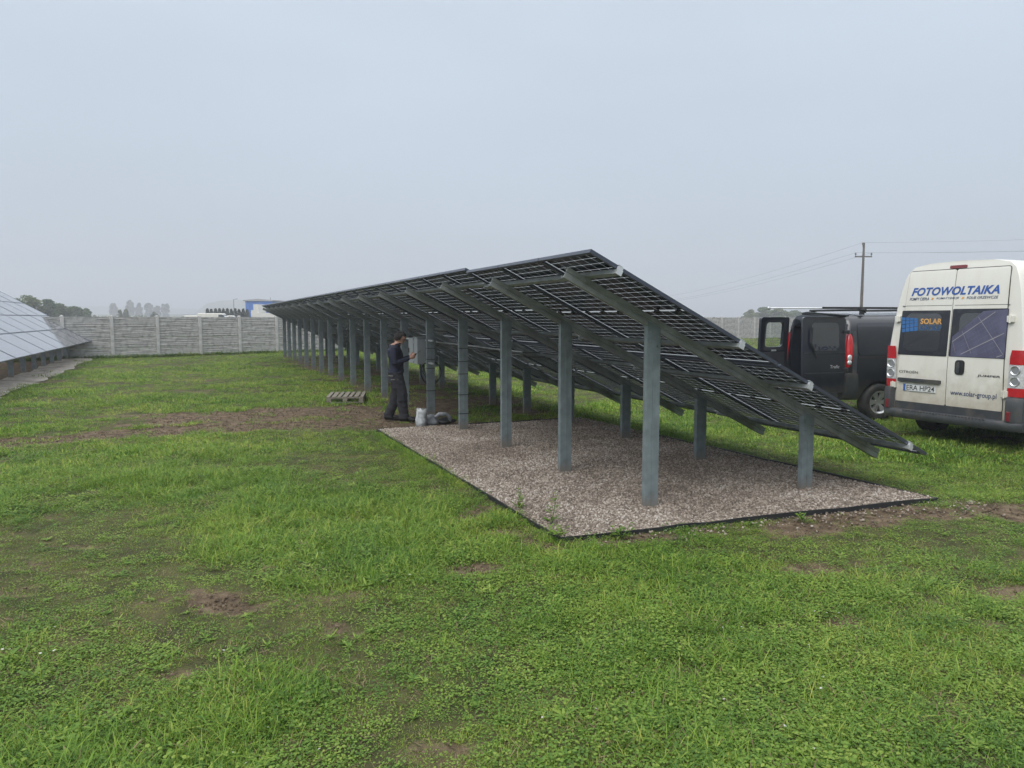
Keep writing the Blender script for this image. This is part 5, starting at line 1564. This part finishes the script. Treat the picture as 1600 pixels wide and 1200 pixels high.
# blue hall with a white annex
def hall():
    d = 170; a = px(384, 497, d); b = px(421, 497, d); top = px(384, 470.5, d).z
    root = empty('industrial_hall', (a.x, d, 0)); tag(root, 'blue clad industrial hall beyond the fence left of the array', 'building')
    W = b.x - a.x
    m = MB(); m.box((W / 2 + .25, 9, top / 2), (W + .5, 18, top)); m.build('wall', 'bluewall', root)
    m = MB(); m.extrude([(-.4, top), (-.4, top + .25), (W / 2 + .25, top + .5), (W + .9, top + .25), (W + .9, top)], (0, -.3, 0), (0, 18.3, 0), (1, 0, 0), (0, 0, 1)); m.build('roof', 'greyroof', root)
    for k in range(5):
        m = MB(); m.box((.9 + k * 1.15, -.06, top / 2), (.08, .10, top)); m.build('cladding_rib', 'bluewall', root)
    m = MB(); m.box((W * .38, -.05, 1.9), (W * .28, .12, 3.6)); m.build('gate', 'whitewall', root)
    an = px(397, 475.5, d - 6); an2 = px(405, 475.5, d - 6)
    m = MB(); m.box(((an.x + an2.x) / 2 - a.x, -4, an.z / 2), (an2.x - an.x, 5, an.z)); m.build('annex', 'whitewall', root)
    g = px(408, 489, d - 4); g2 = px(455, 489, d - 4)
    m = MB(); m.box(((g.x + g2.x) / 2 - a.x, -4, g.z / 2), (g2.x - g.x, 6, g.z)); m.build('low_wing', 'whitewall', root)
    m = MB(); q = px(418, 464, d); m.tube([(q.x - a.x, 2, top), (q.x - a.x, 2, q.z)], .06, 6); m.build('mast', 'wire', root)
hall()
# lamp post and white vehicle roofs just showing over the fence
m = MB(); q = px(365, 468, 120); m.tube([(q.x, 120, 0), (q.x, 120, q.z), (q.x + .6, 120, q.z + .1)], .05, 6); tag(m.build('mast', 'wire'), 'thin grey mast rising in front of the evergreen row', 'mast')
def far_van(x, d, lab, yt, w=2.0, L=4.6):
    p = px(x, yt, d); root = empty('parked_van', (p.x, d, 0), R(8)); tag(root, lab, 'van', 'vehicles parked beyond the fence'); h = p.z
    m = MB(); m.extrude([(-L / 2, .45), (L / 2, .45), (L / 2, h * .55), (L / 2 - .7, h * .62), (L / 2 - 1.5, h), (-L / 2 + .1, h), (-L / 2, h * .9)], (0, -w / 2, 0), (0, w / 2, 0), (1, 0, 0), (0, 0, 1)); bevel(m.build('body', 'vanwhite', root), .08, 3)
    m = MB(); m.extrude([(L / 2 - 1.35, h * .93), (L / 2 - .75, h * .64), (L / 2 - 1.9, h * .64), (L / 2 - 1.9, h * .93)], (0, -w / 2 - .01, 0), (0, w / 2 + .01, 0), (1, 0, 0), (0, 0, 1)); m.build('window', 'windowdark', root)
    for uu in (-L / 2 + .9, L / 2 - .9):
        for s in (-1, 1):
            m = MB(); m.lathe([(0, -.1), (.33, -.1), (.33, .1), (0, .1)], (uu, s * w / 2, .33), 'y', 16); m.build('wheel', 'rubber', root)
far_van(339, 100, 'white van roof just above the fence before the evergreens', 489.5)
far_van(314, 110, 'small pale vehicle roof above the fence, left of the white van', 493, 1.9, 4.2)
far_van(356, 105, 'low pale vehicle roof above the fence, right of the white van', 493, 1.9, 4.4)

# utility pole with its wires
def pole():
    d = 78; p = px(1345, 497, d); top = px(1350, 379, d); x = p.x
    root = empty('utility_pole', (x, d, 0)); tag(root, 'tall wooden utility pole with cross arm and wires behind the vans', 'utility pole')
    Ht = top.z; lean = top.x - x
    m = MB(); m.tube([(0, 0, -.3), (lean * .5, 0, Ht * .5), (lean, 0, Ht)], [.17, .14, .10], 12); m.build('pole', 'polewood', root)
    arm = px(1350, 401, d).z; hw = 13 / 1180 * d
    m = MB(); m.bar((lean - hw, 0, arm), (lean + hw, 0, arm), .12, .12); m.build('cross_arm', 'polewood', root)
    pts = [(lean - hw + .05, arm + .35), (lean + hw - .05, arm + .35), (lean - .12, Ht - .05)]
    for (xx, zz) in pts:
        m = MB(); m.tube([(xx, 0, zz - .40), (xx, 0, zz - .15)], .03, 6); m.lathe([(0, 0), (.06, .0), (.10, .08), (.06, .12), (.09, .2), (.04, .26), (0, .27)], (xx, 0, zz - .2), 'z', 10); m.build('insulator', 'insul', root)
        for (dx, dy, dz) in ((-8, 150, -2.0), (46, -40, .6)):
            L = []; sag = 2.2 if dx < 0 else 1.1
            for k in range(21):
                f = k / 20; L.append((xx + dx * f, dy * f, zz + .05 + dz * f - sag * 4 * f * (1 - f)))
            m = MB(); m.tube(L, .010, 5); m.build('wire', 'wire', root)
pole()

# ------------------------------------------------------------------ damp air
def haze():
    m = MB(); x, y0, y1, z0, z1 = 2600, -60, 2400, -4.5, 62
    m.box((0, (y0 + y1) / 2, (z0 + z1) / 2), (2 * x, y1 - y0, z1 - z0))
    mt = bpy.data.materials.new('damp_air'); mt.use_nodes = True; t = mt.node_tree; t.nodes.clear()
    o = t.nodes.new('ShaderNodeOutputMaterial'); v = t.nodes.new('ShaderNodeVolumePrincipled')
    v.inputs['Color'].default_value = (.92, .95, 1, 1); v.inputs['Density'].default_value = .0015; v.inputs['Anisotropy'].default_value = .2
    t.links.new(v.outputs[0], o.inputs['Volume'])
    tag(m.build('haze', mt), kind='stuff')
haze()
